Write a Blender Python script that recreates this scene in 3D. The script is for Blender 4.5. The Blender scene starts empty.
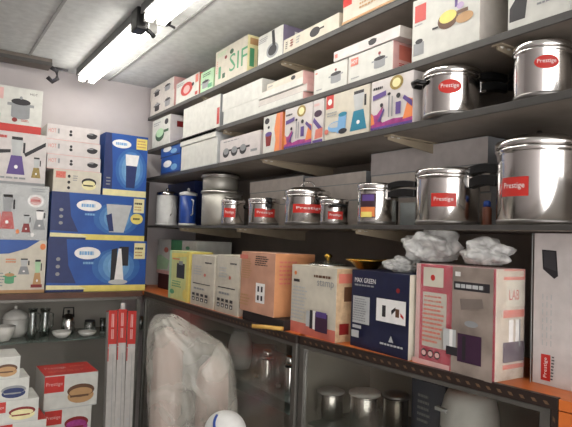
import bpy, bmesh, math, random
from mathutils import Vector, Matrix, noise
random.seed(7)
S = bpy.context.scene
COL = S.collection
PI = math.pi

# ------------------------------------------------------------------ camera
FOC = 550.0
yaw, pit, rol = [math.radians(a) for a in (33.57, 2.65, 2.07)]
fw = Vector((math.sin(yaw)*math.cos(pit), math.cos(yaw)*math.cos(pit), math.sin(pit)))
r0 = Vector((math.cos(yaw), -math.sin(yaw), 0)); u0 = r0.cross(fw)
rt = r0*math.cos(rol)+u0*math.sin(rol); up = u0*math.cos(rol)-r0*math.sin(rol)
CAM = Vector((0, 0, 1.6))
cd = bpy.data.cameras.new('camera'); cam = bpy.data.objects.new('camera', cd); COL.objects.link(cam)
cd.sensor_width = 36; cd.lens = 36*FOC/572; cd.clip_start = 0.05
cam.matrix_world = Matrix(((rt.x, up.x, -fw.x, CAM.x), (rt.y, up.y, -fw.y, CAM.y), (rt.z, up.z, -fw.z, CAM.z), (0, 0, 0, 1)))
S.camera = cam

# measured directions -> positions on the real planes of the room
def at(x, y, ax, c):
    d = fw+rt*((x-286)/FOC)+up*((213.5-y)/FOC); i = 'XYZ'.index(ax)
    return CAM+d*((c-CAM[i])/d[i])
def yx(px, X, z):        # Y on the plane X at height z that is seen in column px
    k = (px-286)/FOC; n = rt-fw*k
    return -(n.x*(X-CAM.x)+n.z*(z-CAM.z))/n.y
def xx(px, Y, z):
    k = (px-286)/FOC; n = rt-fw*k
    return -(n.y*(Y-CAM.y)+n.z*(z-CAM.z))/n.x

# ------------------------------------------------------------------ materials
def lin(c): return tuple((v/12.92 if v <= .04045 else ((v+.055)/1.055)**2.4) for v in c)
MATS = {}
def mat(name, col, rough=.55, metal=0., var=.06, scale=30., bump=0., alpha=1., trans=0., coat=0., stretch=None, ior=1.45):
    if name in MATS: return MATS[name]
    m = bpy.data.materials.new(name); m.use_nodes = True; MATS[name] = m
    nt = m.node_tree; b = nt.nodes['Principled BSDF']
    if not metal:
        g_ = .3*col[0]+.6*col[1]+.1*col[2]; col = tuple(v+(g_-v)*(.0 if 'laminate' in name else .14) for v in col)
    c = lin(col)
    tc = nt.nodes.new('ShaderNodeTexCoord'); mp = nt.nodes.new('ShaderNodeMapping')
    nt.links.new(tc.outputs['Object'], mp.inputs[0])
    if stretch: mp.inputs['Scale'].default_value = stretch
    n = nt.nodes.new('ShaderNodeTexNoise'); n.inputs['Scale'].default_value = scale; n.inputs['Detail'].default_value = 4
    nt.links.new(mp.outputs[0], n.inputs['Vector'])
    r = nt.nodes.new('ShaderNodeValToRGB')
    r.color_ramp.elements[0].position = .3; r.color_ramp.elements[1].position = .7
    r.color_ramp.elements[0].color = tuple(max(0, v*(1-var*1.5)) for v in c)+(1,)
    r.color_ramp.elements[1].color = tuple(min(1, v*(1+var)) for v in c)+(1,)
    nt.links.new(n.outputs['Fac'], r.inputs[0]); nt.links.new(r.outputs[0], b.inputs['Base Color'])
    b.inputs['Roughness'].default_value = rough; b.inputs['Metallic'].default_value = metal
    b.inputs['Alpha'].default_value = alpha; b.inputs['Transmission Weight'].default_value = trans
    b.inputs['Coat Weight'].default_value = coat; b.inputs['IOR'].default_value = ior
    if bump:
        bp = nt.nodes.new('ShaderNodeBump'); bp.inputs['Strength'].default_value = bump; bp.inputs['Distance'].default_value = .01
        nt.links.new(n.outputs['Fac'], bp.inputs['Height']); nt.links.new(bp.outputs[0], b.inputs['Normal'])
    return m
def glass(name, tint=(.9, .95, .92), gl=.12, rough=.03):
    m = bpy.data.materials.new(name); m.use_nodes = True; MATS[name] = m
    nt = m.node_tree; nt.nodes.clear()
    o = nt.nodes.new('ShaderNodeOutputMaterial'); mx = nt.nodes.new('ShaderNodeMixShader')
    t = nt.nodes.new('ShaderNodeBsdfTransparent'); g = nt.nodes.new('ShaderNodeBsdfGlossy')
    f = nt.nodes.new('ShaderNodeFresnel'); f.inputs[0].default_value = 1.45
    ad = nt.nodes.new('ShaderNodeMath'); ad.operation = 'MULTIPLY_ADD'; ad.inputs[1].default_value = .4; ad.inputs[2].default_value = gl
    n = nt.nodes.new('ShaderNodeTexNoise'); n.inputs['Scale'].default_value = 8
    bp = nt.nodes.new('ShaderNodeBump'); bp.inputs['Strength'].default_value = .05
    nt.links.new(n.outputs['Fac'], bp.inputs['Height']); nt.links.new(bp.outputs[0], g.inputs['Normal'])
    t.inputs[0].default_value = lin(tint)+(1,); g.inputs['Roughness'].default_value = rough
    nt.links.new(f.outputs[0], ad.inputs[0]); nt.links.new(ad.outputs[0], mx.inputs[0])
    nt.links.new(t.outputs[0], mx.inputs[1]); nt.links.new(g.outputs[0], mx.inputs[2]); nt.links.new(mx.outputs[0], o.inputs[0])
    return m
def plastic(name, col, opac, crinkle=30, rough=.25):
    m = bpy.data.materials.new(name); m.use_nodes = True; MATS[name] = m
    nt = m.node_tree; b = nt.nodes['Principled BSDF']
    b.inputs['Base Color'].default_value = lin(col)+(1,); b.inputs['Roughness'].default_value = rough
    b.inputs['Specular IOR Level'].default_value = .7
    n = nt.nodes.new('ShaderNodeTexNoise'); n.inputs['Scale'].default_value = crinkle; n.inputs['Detail'].default_value = 3
    n.inputs['Distortion'].default_value = 1.5
    tc = nt.nodes.new('ShaderNodeTexCoord'); nt.links.new(tc.outputs['Object'], n.inputs['Vector'])
    bp = nt.nodes.new('ShaderNodeBump'); bp.inputs['Strength'].default_value = .35; bp.inputs['Distance'].default_value = .02
    nt.links.new(n.outputs['Fac'], bp.inputs['Height']); nt.links.new(bp.outputs[0], b.inputs['Normal'])
    mr = nt.nodes.new('ShaderNodeMapRange'); mr.inputs['From Min'].default_value = .35; mr.inputs['From Max'].default_value = .65
    mr.inputs['To Min'].default_value = opac*.65; mr.inputs['To Max'].default_value = min(1, opac*1.35)
    nt.links.new(n.outputs['Fac'], mr.inputs[0]); nt.links.new(mr.outputs[0], b.inputs['Alpha'])
    return m
def emit(name, col, s):
    m = bpy.data.materials.new(name); m.use_nodes = True; b = m.node_tree.nodes['Principled BSDF']
    b.inputs['Base Color'].default_value = (.8, .8, .8, 1)
    b.inputs['Emission Color'].default_value = lin(col)+(1,); b.inputs['Emission Strength'].default_value = s
    MATS[name] = m; return m

W = mat('white_card', (.80, .80, .77), .5)
WC = mat('cream_card', (.80, .77, .70), .5)
WG = mat('grey_white_card', (.78, .75, .72), .55)
WP = mat('pinkish_white_card', (.80, .77, .76), .45)
KR = mat('kraft_card', (.62, .50, .38), .7)
PEACH = mat('peach_card', (.80, .58, .47), .55, var=.1, scale=14)
ORC = mat('orange_card', (.82, .47, .25), .5)
RED = mat('red_ink', (.80, .16, .13), .4)
RDK = mat('dark_red_ink', (.55, .12, .12), .4)
SAL = mat('salmon_ink', (.85, .45, .38), .5)
PNK = mat('pink_ink', (.84, .20, .30), .45)
PPK = mat('pale_pink_ink', (.86, .66, .64), .5)
MAG = mat('magenta_ink', (.66, .20, .52), .45, var=.2, scale=60)
PUR = mat('purple_ink', (.36, .26, .55), .45)
PUD = mat('dark_purple_ink', (.25, .13, .24), .45)
LIL = mat('lilac_ink', (.72, .62, .78), .45)
ORG = mat('orange_ink', (.92, .50, .25), .45)
YEL = mat('yellow_ink', (.90, .82, .38), .45)
PYE = mat('pale_yellow_ink', (.90, .86, .62), .45)
GLD = mat('gold_ink', (.60, .50, .22), .35, var=.25, scale=90)
GRN = mat('green_ink', (.30, .62, .42), .45)
PGR = mat('pale_green_ink', (.66, .82, .64), .5)
DGR = mat('dark_green_ink', (.18, .35, .24), .5)
TEA = mat('teal_ink', (.12, .50, .62), .45)
SKY = mat('sky_ink', (.45, .66, .85), .45)
B1 = mat('mid_blue_ink', (.18, .40, .70), .4)
B2 = mat('glow_blue_ink', (.28, .50, .76), .4)
B3 = mat('light_blue_ink', (.38, .60, .80), .4)
BLU = mat('blue_ink', (.12, .32, .66), .4, var=.12, scale=9)
DBL = mat('deep_blue_ink', (.14, .20, .42), .4)
NAV = mat('navy_card', (.11, .13, .26), .4, var=.1)
GRY = mat('grey_ink', (.55, .56, .57), .5)
LGR = mat('light_grey_ink', (.72, .73, .73), .5)
DRK = mat('dark_ink', (.16, .15, .17), .5)
BRN = mat('brown_ink', (.40, .26, .17), .5)
TAN = mat('tan_ink', (.74, .56, .36), .5)
FILM = plastic('clear_shrink_film', (.9, .9, .9), .16, 25, .12)
STEEL = mat('polished_steel', (.90, .89, .88), .16, 1., .04, 18, stretch=(1, 1, .1))
ALU = mat('brushed_aluminium', (.80, .79, .77), .34, 1., .08, 25, stretch=(.2, .2, 6))
BASE = mat('dull_steel', (.55, .54, .53), .4, 1.)
BLK = mat('black_bakelite', (.05, .05, .055), .35)
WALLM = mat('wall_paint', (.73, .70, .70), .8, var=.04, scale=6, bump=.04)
CEILM = mat('ceiling_sheet', (.80, .81, .80), .8, var=.07, scale=30, bump=.05)
FLOORM = mat('floor_tile', (.45, .42, .40), .6, var=.1, scale=5)
SHELFM = mat('grey_shelf_paint', (.50, .46, .42), .5, var=.12, scale=12)
EDGEM = mat('shelf_edge_paint', (.27, .26, .25), .45, var=.1, scale=25)
BRKT = mat('beige_bracket_paint', (.62, .56, .47), .5)
DWOOD = mat('dark_wood', (.16, .11, .09), .5, var=.3, scale=10, stretch=(1, 1, 6))
OWOOD = mat('orange_laminate', (.80, .43, .20), .38, var=.08, scale=6, stretch=(4, 1, 1))
BWOOD = mat('brown_edging', (.36, .22, .16), .5, var=.2, scale=20)
GRAIN = mat('grey_metal_frame', (.42, .41, .39), .4, .6)
CASEB = mat('case_lining', (.62, .60, .56), .8, var=.06, scale=5)
GL = glass('pane_glass', tint=(.96, .96, .95), gl=.0, rough=.16)
GLW = glass('glassware', tint=(.93, .95, .94), gl=.22, rough=.12)
WCER = mat('white_ceramic', (.85, .84, .81), .2, coat=.3)
WPLA = mat('white_plastic', (.80, .80, .79), .35)
BPLA = mat('blue_plastic', (.10, .25, .58), .35)
BRASS = mat('brass', (.80, .63, .28), .25, 1.)
WHT = mat('white_ink', (.92, .91, .9), .4)
BAGM = plastic('crumpled_clear_bag', (.93, .93, .92), .5, 16, .35)
WRAP = plastic('milky_wrapping_film', (.80, .79, .75), .34, 9, .28)
TUBE = emit('tube_glow', (1., .98, .95), 12)

# ------------------------------------------------------------------ mesh helpers
def mesh_from(bm, name, mats, parent=None, smooth=False):
    me = bpy.data.meshes.new(name)
    bmesh.ops.recalc_face_normals(bm, faces=[f for f in bm.faces if f.tag is False])
    bm.to_mesh(me); bm.free()
    for m in mats: me.materials.append(m)
    if smooth:
        for p in me.polygons: p.use_smooth = True
    o = bpy.data.objects.new(name, me); COL.objects.link(o)
    if parent: o.parent = parent
    return o
def add_box(bm, a, b, mi=0, bev=0.):
    t = bmesh.new(); bmesh.ops.create_cube(t, size=1)
    for v in t.verts: v.co = Vector([(a[i]+b[i])/2+v.co[i]*(b[i]-a[i]) for i in range(3)])
    if bev: bmesh.ops.bevel(t, geom=t.edges[:], offset=bev, segments=2, affect='EDGES', profile=.6)
    for f in t.faces: f.material_index = mi
    me = bpy.data.meshes.new('t'); t.to_mesh(me); t.free()
    bm.from_mesh(me); bpy.data.meshes.remove(me)
def box_obj(name, a, b, m, parent=None, bev=0.):
    bm = bmesh.new(); add_box(bm, a, b, 0, bev); return mesh_from(bm, name, [m], parent)
def add_lathe(bm, prof, mi=0, seg=32, c=(0, 0, 0), smooth=True):
    rings = []
    for r, z in prof:
        if r < 1e-5: rings.append([bm.verts.new((c[0], c[1], c[2]+z))])
        else: rings.append([bm.verts.new((c[0]+r*math.cos(2*PI*k/seg), c[1]+r*math.sin(2*PI*k/seg), c[2]+z)) for k in range(seg)])
    for A, B in zip(rings, rings[1:]):
        for k in range(seg):
            q = (k+1) % seg
            if len(A) == 1 and len(B) == 1: continue
            if len(A) == 1: f = bm.faces.new((A[0], B[k], B[q]))
            elif len(B) == 1: f = bm.faces.new((A[k], B[0], A[q]))
            else: f = bm.faces.new((A[k], B[k], B[q], A[q]))
            f.material_index = mi; f.smooth = smooth
def lathe(name, prof, m, parent=None, seg=32, c=(0, 0, 0)):
    bm = bmesh.new(); add_lathe(bm, prof, 0, seg, c)
    return mesh_from(bm, name, [m], parent)
def add_tube(bm, pts, r, mi=0, seg=8):
    pts = [Vector(p) for p in pts]; rings = []
    rr = r if isinstance(r, (list, tuple)) else [r]*len(pts)
    for i, p in enumerate(pts):
        d = (pts[min(i+1, len(pts)-1)]-pts[max(i-1, 0)]).normalized()
        a = d.cross(Vector((0, 0, 1)));
        if a.length < .05: a = d.cross(Vector((1, 0, 0)))
        a.normalize(); b = d.cross(a)
        rings.append([bm.verts.new(p+(a*math.cos(2*PI*k/seg)+b*math.sin(2*PI*k/seg))*rr[i]) for k in range(seg)])
    for A, B in zip(rings, rings[1:]):
        for k in range(seg):
            f = bm.faces.new((A[k], A[(k+1) % seg], B[(k+1) % seg], B[k])); f.material_index = mi; f.smooth = True
    for R in (rings[0][::-1], rings[-1]): bm.faces.new(R).material_index = mi
def tube(name, pts, r, m, parent=None, seg=8):
    bm = bmesh.new(); add_tube(bm, pts, r, 0, seg); return mesh_from(bm, name, [m], parent)
def empty(name, loc, rz=0.):
    o = bpy.data.objects.new(name, None); o.empty_display_size = .05; COL.objects.link(o)
    o.location = loc; o.rotation_euler = (0, 0, rz); return o
def tag(o, label, cat, group=None):
    o['label'] = label; o['category'] = cat
    if group: o['group'] = group
    return o
def struct(o): o['kind'] = 'structure'; return o

TXT = {}
def text_mesh(s):
    if s not in TXT:
        c = bpy.data.curves.new('t', 'FONT'); c.body = s; c.resolution_u = 2
        o = bpy.data.objects.new('t', c); COL.objects.link(o)
        bpy.context.view_layer.update()
        me = bpy.data.meshes.new_from_object(o.evaluated_get(bpy.context.evaluated_depsgraph_get()))
        vs = [(v.co.x, v.co.y) for v in me.vertices]; fs = [tuple(p.vertices) for p in me.polygons]
        x0 = min(v[0] for v in vs); x1 = max(v[0] for v in vs); y0 = min(v[1] for v in vs); y1 = max(v[1] for v in vs)
        TXT[s] = ([((x-x0)/(x1-x0), (y-y0)/(y1-y0)) for x, y in vs], fs)
        bpy.data.objects.remove(o); bpy.data.meshes.remove(me); bpy.data.curves.remove(c)
    return TXT[s]

# ---- flat print on a box face: normalised (u, v), v up
def shapes(art):
    """expand art into polygons (pts list or (verts, faces)), material"""
    out = []
    for a in art:
        k = a[0]
        if k == 'r':
            _, u0_, v0, u1, v1, m = a; out.append(([(u0_, v0), (u1, v0), (u1, v1), (u0_, v1)], m))
        elif k == 'e':
            _, cu, cv, ru, rv, m = a; out.append(([(cu+ru*math.cos(t*PI/10), cv+rv*math.sin(t*PI/10)) for t in range(20)], m))
        elif k == 'p': out.append((list(a[1]), a[2]))
        elif k == 't':
            _, s, u0_, v0, u1, v1, m = a; V, F = text_mesh(s)
            out.append((([(u0_+x*(u1-u0_), v0+y*(v1-v0)) for x, y in V], F), m))
        elif k == 'tv':   # text running upward
            _, s, u0_, v0, u1, v1, m = a; V, F = text_mesh(s)
            out.append((([(u1-y*(u1-u0_), v0+x*(v1-v0)) for x, y in V], F), m))
        elif k == 'l':    # fine print lines
            _, u0_, v0, u1, v1, n, m = a; rnd = random.Random(int(u0_*971+v0*577+n))
            for i in range(n):
                vv = v1-(i+.5)*(v1-v0)/n; h = (v1-v0)/n*.22; x = u0_
                end = u0_+(u1-u0_)*rnd.uniform(.75, 1)
                while x < end:
                    w = (u1-u0_)*rnd.uniform(.08, .2); xe = min(x+w, end)
                    out.append(([(x, vv-h), (xe, vv-h), (xe, vv+h), (x, vv+h)], m)); x = xe+(u1-u0_)*.03
    return out
def add_art(bm, art, O, U, V, N, mats):
    O, U, V, N = Vector(O), Vector(U), Vector(V), Vector(N)
    for i, (g, m) in enumerate(shapes(art)):
        if m not in mats: mats.append(m)
        mi = mats.index(m); off = N*(.0003+.00012*i)
        if isinstance(g, tuple): vs, fs = g
        else: vs, fs = g, [tuple(range(len(g)))]
        bv = [bm.verts.new(O+U*min(1, max(0, u))+V*min(1, max(0, v))+off) for u, v in vs]
        for f in fs:
            try: q = bm.faces.new([bv[j] for j in f])
            except ValueError: continue
            q.material_index = mi; q.tag = True
            q.normal_update()
            if q.normal.dot(N) < 0: q.normal_flip()
def carton(name, label, loc, rz, w, d, h, front, art=(), side=None, sart=(), tart=(), top=None, group=None, cat='box', film=False, flap=True, lean=0):
    mats = [front]
    bm = bmesh.new(); add_box(bm, (0, 0, 0), (w, d, h), 0, min(.0015, h*.05))
    for f in bm.faces:
        n = f.normal
        f.normal_update(); n = f.normal
        if side and abs(n.x) > .9:
            if side not in mats: mats.append(side)
            f.material_index = mats.index(side)
        if top and abs(n.z) > .9:
            if top not in mats: mats.append(top)
            f.material_index = mats.index(top)
    for f in bm.faces: f.tag = False
    add_art(bm, art, (0, 0, 0), (w, 0, 0), (0, 0, h), (0, -1, 0), mats)
    add_art(bm, sart, (w, 0, 0), (0, d, 0), (0, 0, h), (1, 0, 0), mats)
    add_art(bm, tart, (0, 0, h), (w, 0, 0), (0, d, 0), (0, 0, 1), mats)
    root = empty(name, loc, rz)
    c = mesh_from(bm, 'carton', mats, root)
    if flap:   # tuck flap closing the near end of the carton
        tm = side or front
        f = bmesh.new(); add_box(f, (w+.0001, .006, h*.93), (w+.0012, d-.006, h*.985), 0, .0003)
        mesh_from(f, 'tuck_flap', [tm], root)
    if film:
        f = bmesh.new(); add_box(f, (-.0015, -.0015, .0008), (w+.0015, d+.0015, h+.0015), 0, .003)
        mesh_from(f, 'shrink_wrap', [FILM], root)
    tag(root, label, cat, group)
    return root

RX = -PI/2     # local x runs along -Y, local y runs into the wall (+X)
def rbox(name, label, xl, xr, z0, ytl, X=1.105, d=.25, dz=0, **k):
    """carton on the right wall; xl/xr = columns of its front face, ytl = row of its top left corner"""
    Yl = yx(xl, X, z0+.05)
    top = at(xl, ytl, 'X', X).z if ytl is not None else z0+k.pop('h')
    if z0 == zC: top = min(top, zB-.021)
    if z0 == zD: top = min(top, zC-.021)
    Yr = yx(xr, X, (z0+top)/2)
    return carton(name, label, (X, Yl, z0+dz), RX, Yl-Yr, d, top-z0-dz, k.pop('front', W), **k), top
def bbox(name, label, xl, xr, z0, ytl, Y=2.93, d=.24, **k):
    zm = z0+.05
    Xl = xx(xl, Y, zm); P = at(xl, ytl, 'Y', Y); top = P.z; Xr = xx(xr, Y, (z0+top)/2)
    return carton(name, label, (Xl, Y, z0), 0, Xr-Xl, d, top-z0, k.pop('front', W), **k), top

# ---- little printed pictures
def i_pot(cu, cv, w, h, m=DRK, lid=GRY):
    return [('r', cu-w/2, cv-h/2, cu+w/2, cv+h*.2, m), ('e', cu, cv-h/2, w/2, h*.12, m), ('e', cu, cv+h*.22, w*.52, h*.16, lid),
            ('e', cu, cv+h*.42, w*.08, h*.08, m), ('r', cu-w*.72, cv, cu-w*.5, cv+h*.14, m), ('r', cu+w*.5, cv, cu+w*.72, cv+h*.14, m)]
def i_pan(cu, cv, w, h, m=DRK, food=YEL):
    return [('e', cu, cv-h*.08, w/2, h/2, m), ('e', cu, cv+h*.08, w*.42, h*.34, food), ('r', cu+w*.45, cv, cu+w*.95, cv+h*.2, m)]
def i_blender(cu, cv, w, h, base=PUR, jar=LGR):
    return [('p', [(cu-w/2, cv-h/2), (cu+w/2, cv-h/2), (cu+w*.3, cv), (cu-w*.3, cv)], base),
            ('p', [(cu-w*.22, cv), (cu+w*.22, cv), (cu+w*.34, cv+h*.42), (cu-w*.34, cv+h*.42)], jar),
            ('r', cu-w*.3, cv+h*.42, cu+w*.3, cv+h*.5, DRK), ('e', cu, cv-h*.3, w*.1, h*.05, WHT),
            ('r', cu+w*.34, cv+h*.08, cu+w*.46, cv+h*.36, DRK)]
def i_cup(cu, cv, w, h, m, rim=BRN):
    return [('p', [(cu-w*.32, cv-h/2), (cu+w*.32, cv-h/2), (cu+w/2, cv+h*.3), (cu-w/2, cv+h*.3)], m), ('e', cu, cv+h*.3, w/2, h*.15, rim)]
def i_dish(cu, cv, w, h, m=TAN, lid=BRN):
    return [('e', cu, cv-h*.15, w/2, h*.35, m), ('e', cu, cv+h*.1, w*.52, h*.32, lid), ('e', cu, cv+h*.02, w*.44, h*.22, m), ('r', cu-w*.4, cv-h*.2, cu+w*.3, cv-h*.1, lid)]

# ------------------------------------------------------------------ room
XW, YB, ZC = 1.47, 3.25, at(150, 88, 'Y', 3.25).z
XL, YF = -1.9, -1.6
struct(box_obj('floor', (XL-.1, YF, -.1), (XW+.1, YB+.1, 0), FLOORM))
struct(box_obj('ceiling', (XL-.1, YF, ZC), (XW+.1, YB+.1, ZC+.1), CEILM))
struct(box_obj('wall_back', (XL-.1, YB, 0), (XW+.1, YB+.1, ZC), WALLM))
struct(box_obj('wall_right', (XW, YF, 0), (XW+.1, YB, ZC), mat('darker_wall_paint', (.50, .46, .42), .8, var=.1, scale=6)))  # right wall has a darker, browner base colour than the other walls
struct(box_obj('wall_left', (XL-.1, YF, 0), (XL, YB, ZC), WALLM))
for i, x in enumerate((at(50, 20, 'Z', ZC).x, at(175, 28, 'Z', ZC).x)):
    struct(box_obj('trim_%d' % (i+1), (x, YF, ZC-.004), (x+.012, YB, ZC), mat('seam_strip', (.60, .60, .59), .6)))

zA, zB, zC, zD, zE = 2.295, 2.097, 1.930, 1.650, 1.293
def shelf(label, z, th, brs, y0=.15, y1=3.19):
    r = empty('wall_shelf', (1.1, y0, z-th))
    bm = bmesh.new(); add_box(bm, (.006, 0, 0), (.37, y1-y0, th), 0, .001); mesh_from(bm, 'board', [SHELFM], r)
    bm = bmesh.new(); add_box(bm, (0, 0, 0), (.006, y1-y0, th), 0, .001); mesh_from(bm, 'front_edge', [EDGEM], r)
    for Y in brs:
        yy = Y-y0; bm = bmesh.new()
        add_box(bm, (.012, yy-.014, -.004), (.37, yy+.014, 0), 0, 0)
        w0 = [bm.verts.new(p) for p in ((.015, yy-.002, -.004), (.37, yy-.002, -.004), (.37, yy-.002, -.042), (.30, yy-.002, -.042), (.015, yy-.002, -.014))]
        w1 = [bm.verts.new((v.co.x, yy+.002, v.co.z)) for v in w0]
        bm.faces.new(w0); bm.faces.new(w1[::-1])
        for k in range(5): bm.faces.new((w0[k], w1[k], w1[(k+1) % 5], w0[(k+1) % 5]))
        b = mesh_from(bm, 'bracket', [BRKT], r)
        bm = bmesh.new()
        for xq in (.03, .055): add_lathe(bm, [(0, -.0075), (.006, -.0065), (.007, -.004), (0, -.0038)], 0, 10, (xq, yy, 0))
        mesh_from(bm, 'bolt', [WCER], b)
    return tag(r, label, 'shelf', 'grey wall shelves')
shelf('topmost grey wall shelf, just under the ceiling, holding the top row of boxes', zA, .018, [2.45, 1.75, 1.0])
shelf('second grey wall shelf from the top, with white cartons and pot boxes', zB, .018, [2.22, 1.5, .8])
shelf('third grey wall shelf down, with blender boxes and two steel cookers', zC, .018, [1.86, 1.16, .55])
shelf('lowest grey wall shelf at eye level, carrying the row of pressure cookers', zD, .012, [2.66, 2.05, 1.29])
r = empty('shelf_upright', (1.06, 3.2, zE))
box_obj('post', (-.005, -.11, 0), (.035, -.06, zC-.03-zE), DWOOD, r, .002); box_obj('foot', (-.012, -.12, 0), (.039, -.05, .02), DWOOD, r, .002)
tag(r, 'dark wooden upright post in the corner between the blue boxes and the wall shelves', 'post')

# ------------------------------------------------------------------ counters
XE, YE = 1.0, 2.88
def counter_unit(label, p0, p1, near_end):
    L = math.hypot(p1[0]-p0[0], p1[1]-p0[1]); th = math.atan2(p0[0]-p1[0], p1[1]-p0[1])
    r = empty('display_counter', (p0[0], p0[1], 0), th); D = .355 if near_end else XW-.006-p0[0]
    e = .33 if near_end else 0; xt = .45 if near_end else L-(YB-.372-p0[1])+.0
    Lf = L if near_end else YE-.012-p0[1]
    bm = bmesh.new(); add_box(bm, (.014, -e, zE-.022), (D, L, zE), 0, .001)
    if e: add_box(bm, (.0, -e, zE-.022), (.0145, -.006, zE), 0, .001)
    mesh_from(bm, 'countertop', [OWOOD], r)
    bm = bmesh.new(); add_box(bm, (0, -.004 if e else -.035, zE-.024), (.014, Lf, zE+.001), 0, .001)
    k = 0
    while .01+k*.026 < Lf-.02:      # rope-pattern beading along the edging
        y = .012+k*.026; v = [bm.verts.new(p) for p in ((-.0012, y, zE-.016), (-.0012, y+.009, zE-.016), (-.0012, y+.014, zE-.009), (-.0012, y+.005, zE-.009))]
        bm.faces.new(v).material_index = 1; k += 1
    if e:
        for q in range(28):
            z = zE-.05-q*.026; v = [bm.verts.new(p) for p in ((-.0012, .0, z), (-.0012, .005, z+.005), (-.0012, .005, z+.014), (-.0012, .0, z+.009))]
            bm.faces.new(v).material_index = 1
        add_box(bm, (0, -.004, .3), (.008, .010, zE-.024), 0, .001)
    mesh_from(bm, 'edge_trim', [mat('dark_edging', (.17, .12, .10), .4), mat('rope_bead', (.42, .31, .22), .5)], r)
    box_obj('top_rail', (.002, .012 if e else -.033, zE-.036), (.016, Lf, zE-.025), GRAIN, r, .001)
    for y in (.012 if e else -.033, Lf-.024): box_obj('frame_post', (.002, y, .3), (.018, y+.022, zE-.036), GRAIN, r, .001)
    if e: box_obj('end_panel', (.0, -e, 0), (D, -.006, zE-.024), OWOOD, r, .001)
    else: box_obj('side_panel', (.02, .002, .3), (D, .012, zE-.024), CASEB, r)
    box_obj('plinth', (.0, -.004 if e else .001, 0), (D-.016, Lf, .3), DWOOD, r, .001)
    box_obj('back_panel', (D-.012, 0, .3), (D, L, zE-.024), CASEB, r)
    box_obj('glass_pane', (.008, .035, .302), (.0115, Lf-.025, zE-.037), GL, r)
    return tag(r, label, 'display counter')
counter_unit('near glass-fronted display counter with orange top, below the navy and pink boxes', (1.105, .64), (1.022, 1.44), True)
counter_unit('far glass-fronted display counter along the right wall, below the peach carton', (1.014, 1.478), (1.014, YB-.004), False)
def counter_back():
    x0, x1 = XL, XE+.012
    r = empty('display_counter', (x0, YE, 0)); w = x1-x0
    box_obj('countertop', (0, .006, zE-.022), (w, YB-YE, zE), mat('dark_laminate', (.30, .24, .21), .4), r, .001)
    box_obj('edge_trim', (0, 0, zE-.026), (w-.002, .006, zE+.001), BWOOD, r, .001)
    box_obj('top_rail', (0, .003, zE-.042), (w-.03, .017, zE-.027), GRAIN, r, .001)
    box_obj('back_panel', (0, YB-YE-.016, .3), (w, YB-YE-.002, zE-.024), CASEB, r)
    box_obj('plinth', (0, 0, 0), (w-.005, YB-YE-.02, .3), DWOOD, r, .001)
    for x in (w-.03, w-.95, .0): box_obj('frame_post', (x, .002, .3), (x+.02, .018, zE-.042), GRAIN, r, .001)
    box_obj('glass_shelf', (.022, .03, ZS-.006), (w-.04, YB-YE-.02, ZS), mat('shelf_glass_edge', (.42, .50, .47), .1, alpha=.55), r)
    return r
ZS = at(75, 339, 'Y', YE+.03).z
tag(counter_back(), 'dark display counter along the back wall, holding the blue and white mixer boxes', 'display counter')
ZS2 = at(330, 420, 'X', 1.12).z
SG = MATS['shelf_glass_edge']
t_ = box_obj('glass_shelf', (.02, .04, ZS2-.006), (.34, .79, ZS2), SG); t_.location = (1.106, .62, 0); t_.rotation_euler = (0, 0, math.atan2(.084, .82))
tag(t_, 'glass shelf inside the near display counter under the white-lidded canisters', 'shelf')
tag(box_obj('glass_shelf', (1.04, 1.5, ZS2-.006), (1.445, 2.83, ZS2), SG), 'lower glass shelf inside the far display counter', 'shelf')

# ------------------------------------------------------------------ ceiling lamps and bar
def lamp(label, ya, yb):
    X0 = .72; z = ZC
    r = empty('tube_light', (X0, ya, z)); L = yb-ya
    m = mat('lamp_white_enamel', (.9, .9, .88), .4); dk = mat('lamp_dark_side', (.42, .42, .42), .5)
    bm = bmesh.new(); add_box(bm, (-.044, 0, -.03), (.044, L, 0), 0, .002); mesh_from(bm, 'batten', [m], r)
    bm = bmesh.new(); add_box(bm, (-.052, 0, -.038), (-.0445, L, -.001), 0, .002); mesh_from(bm, 'side_channel', [dk], r)
    for x in (-.026, .026):
        t = tube('fluorescent_tube', [(x, .03, -.055), (x, L-.03, -.055)], .0185, TUBE, r, 14)
        for y in (.012, L-.028): 
            h = box_obj('lamp_holder', (x-.017, y, -.072), (x+.017, y+.016, -.030), m, r, .003)
    return tag(r, label, 'light', 'ceiling tube lights')
lamp('glowing twin tube light on the ceiling, the far one reaching the back wall', at(90, 84, 'X', .72).y-.03, at(90, 84, 'X', .72).y-.03) if False else None
yj = 2.11
lamp('far glowing twin ceiling tube light, its end close to the back wall', yj+.03, 3.14)
lamp('near glowing twin ceiling tube light, cut off by the top of the picture', .80, yj-.03)
for lab, x, y in (('black clamp on the left edge of the ceiling tube lights where they meet', .685, 2.14), ('smaller black clamp on the right edge of the ceiling tube lights', .775, 2.08)):
    s = 1 if x < .7 else .55
    s *= .8; r = empty('lamp_clamp', (x, y, ZC)); box_obj('jaw', (-.03*s, -.05*s, -.085*s-.02), (.03*s, .05*s, 0), BLK, r, .006)
    tube('screw', [(.0, 0, -.05), (.06*s, -.05*s, -.11*s-.02)], .012*s, BLK, r)
    tag(r, lab, 'clamp')
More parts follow.
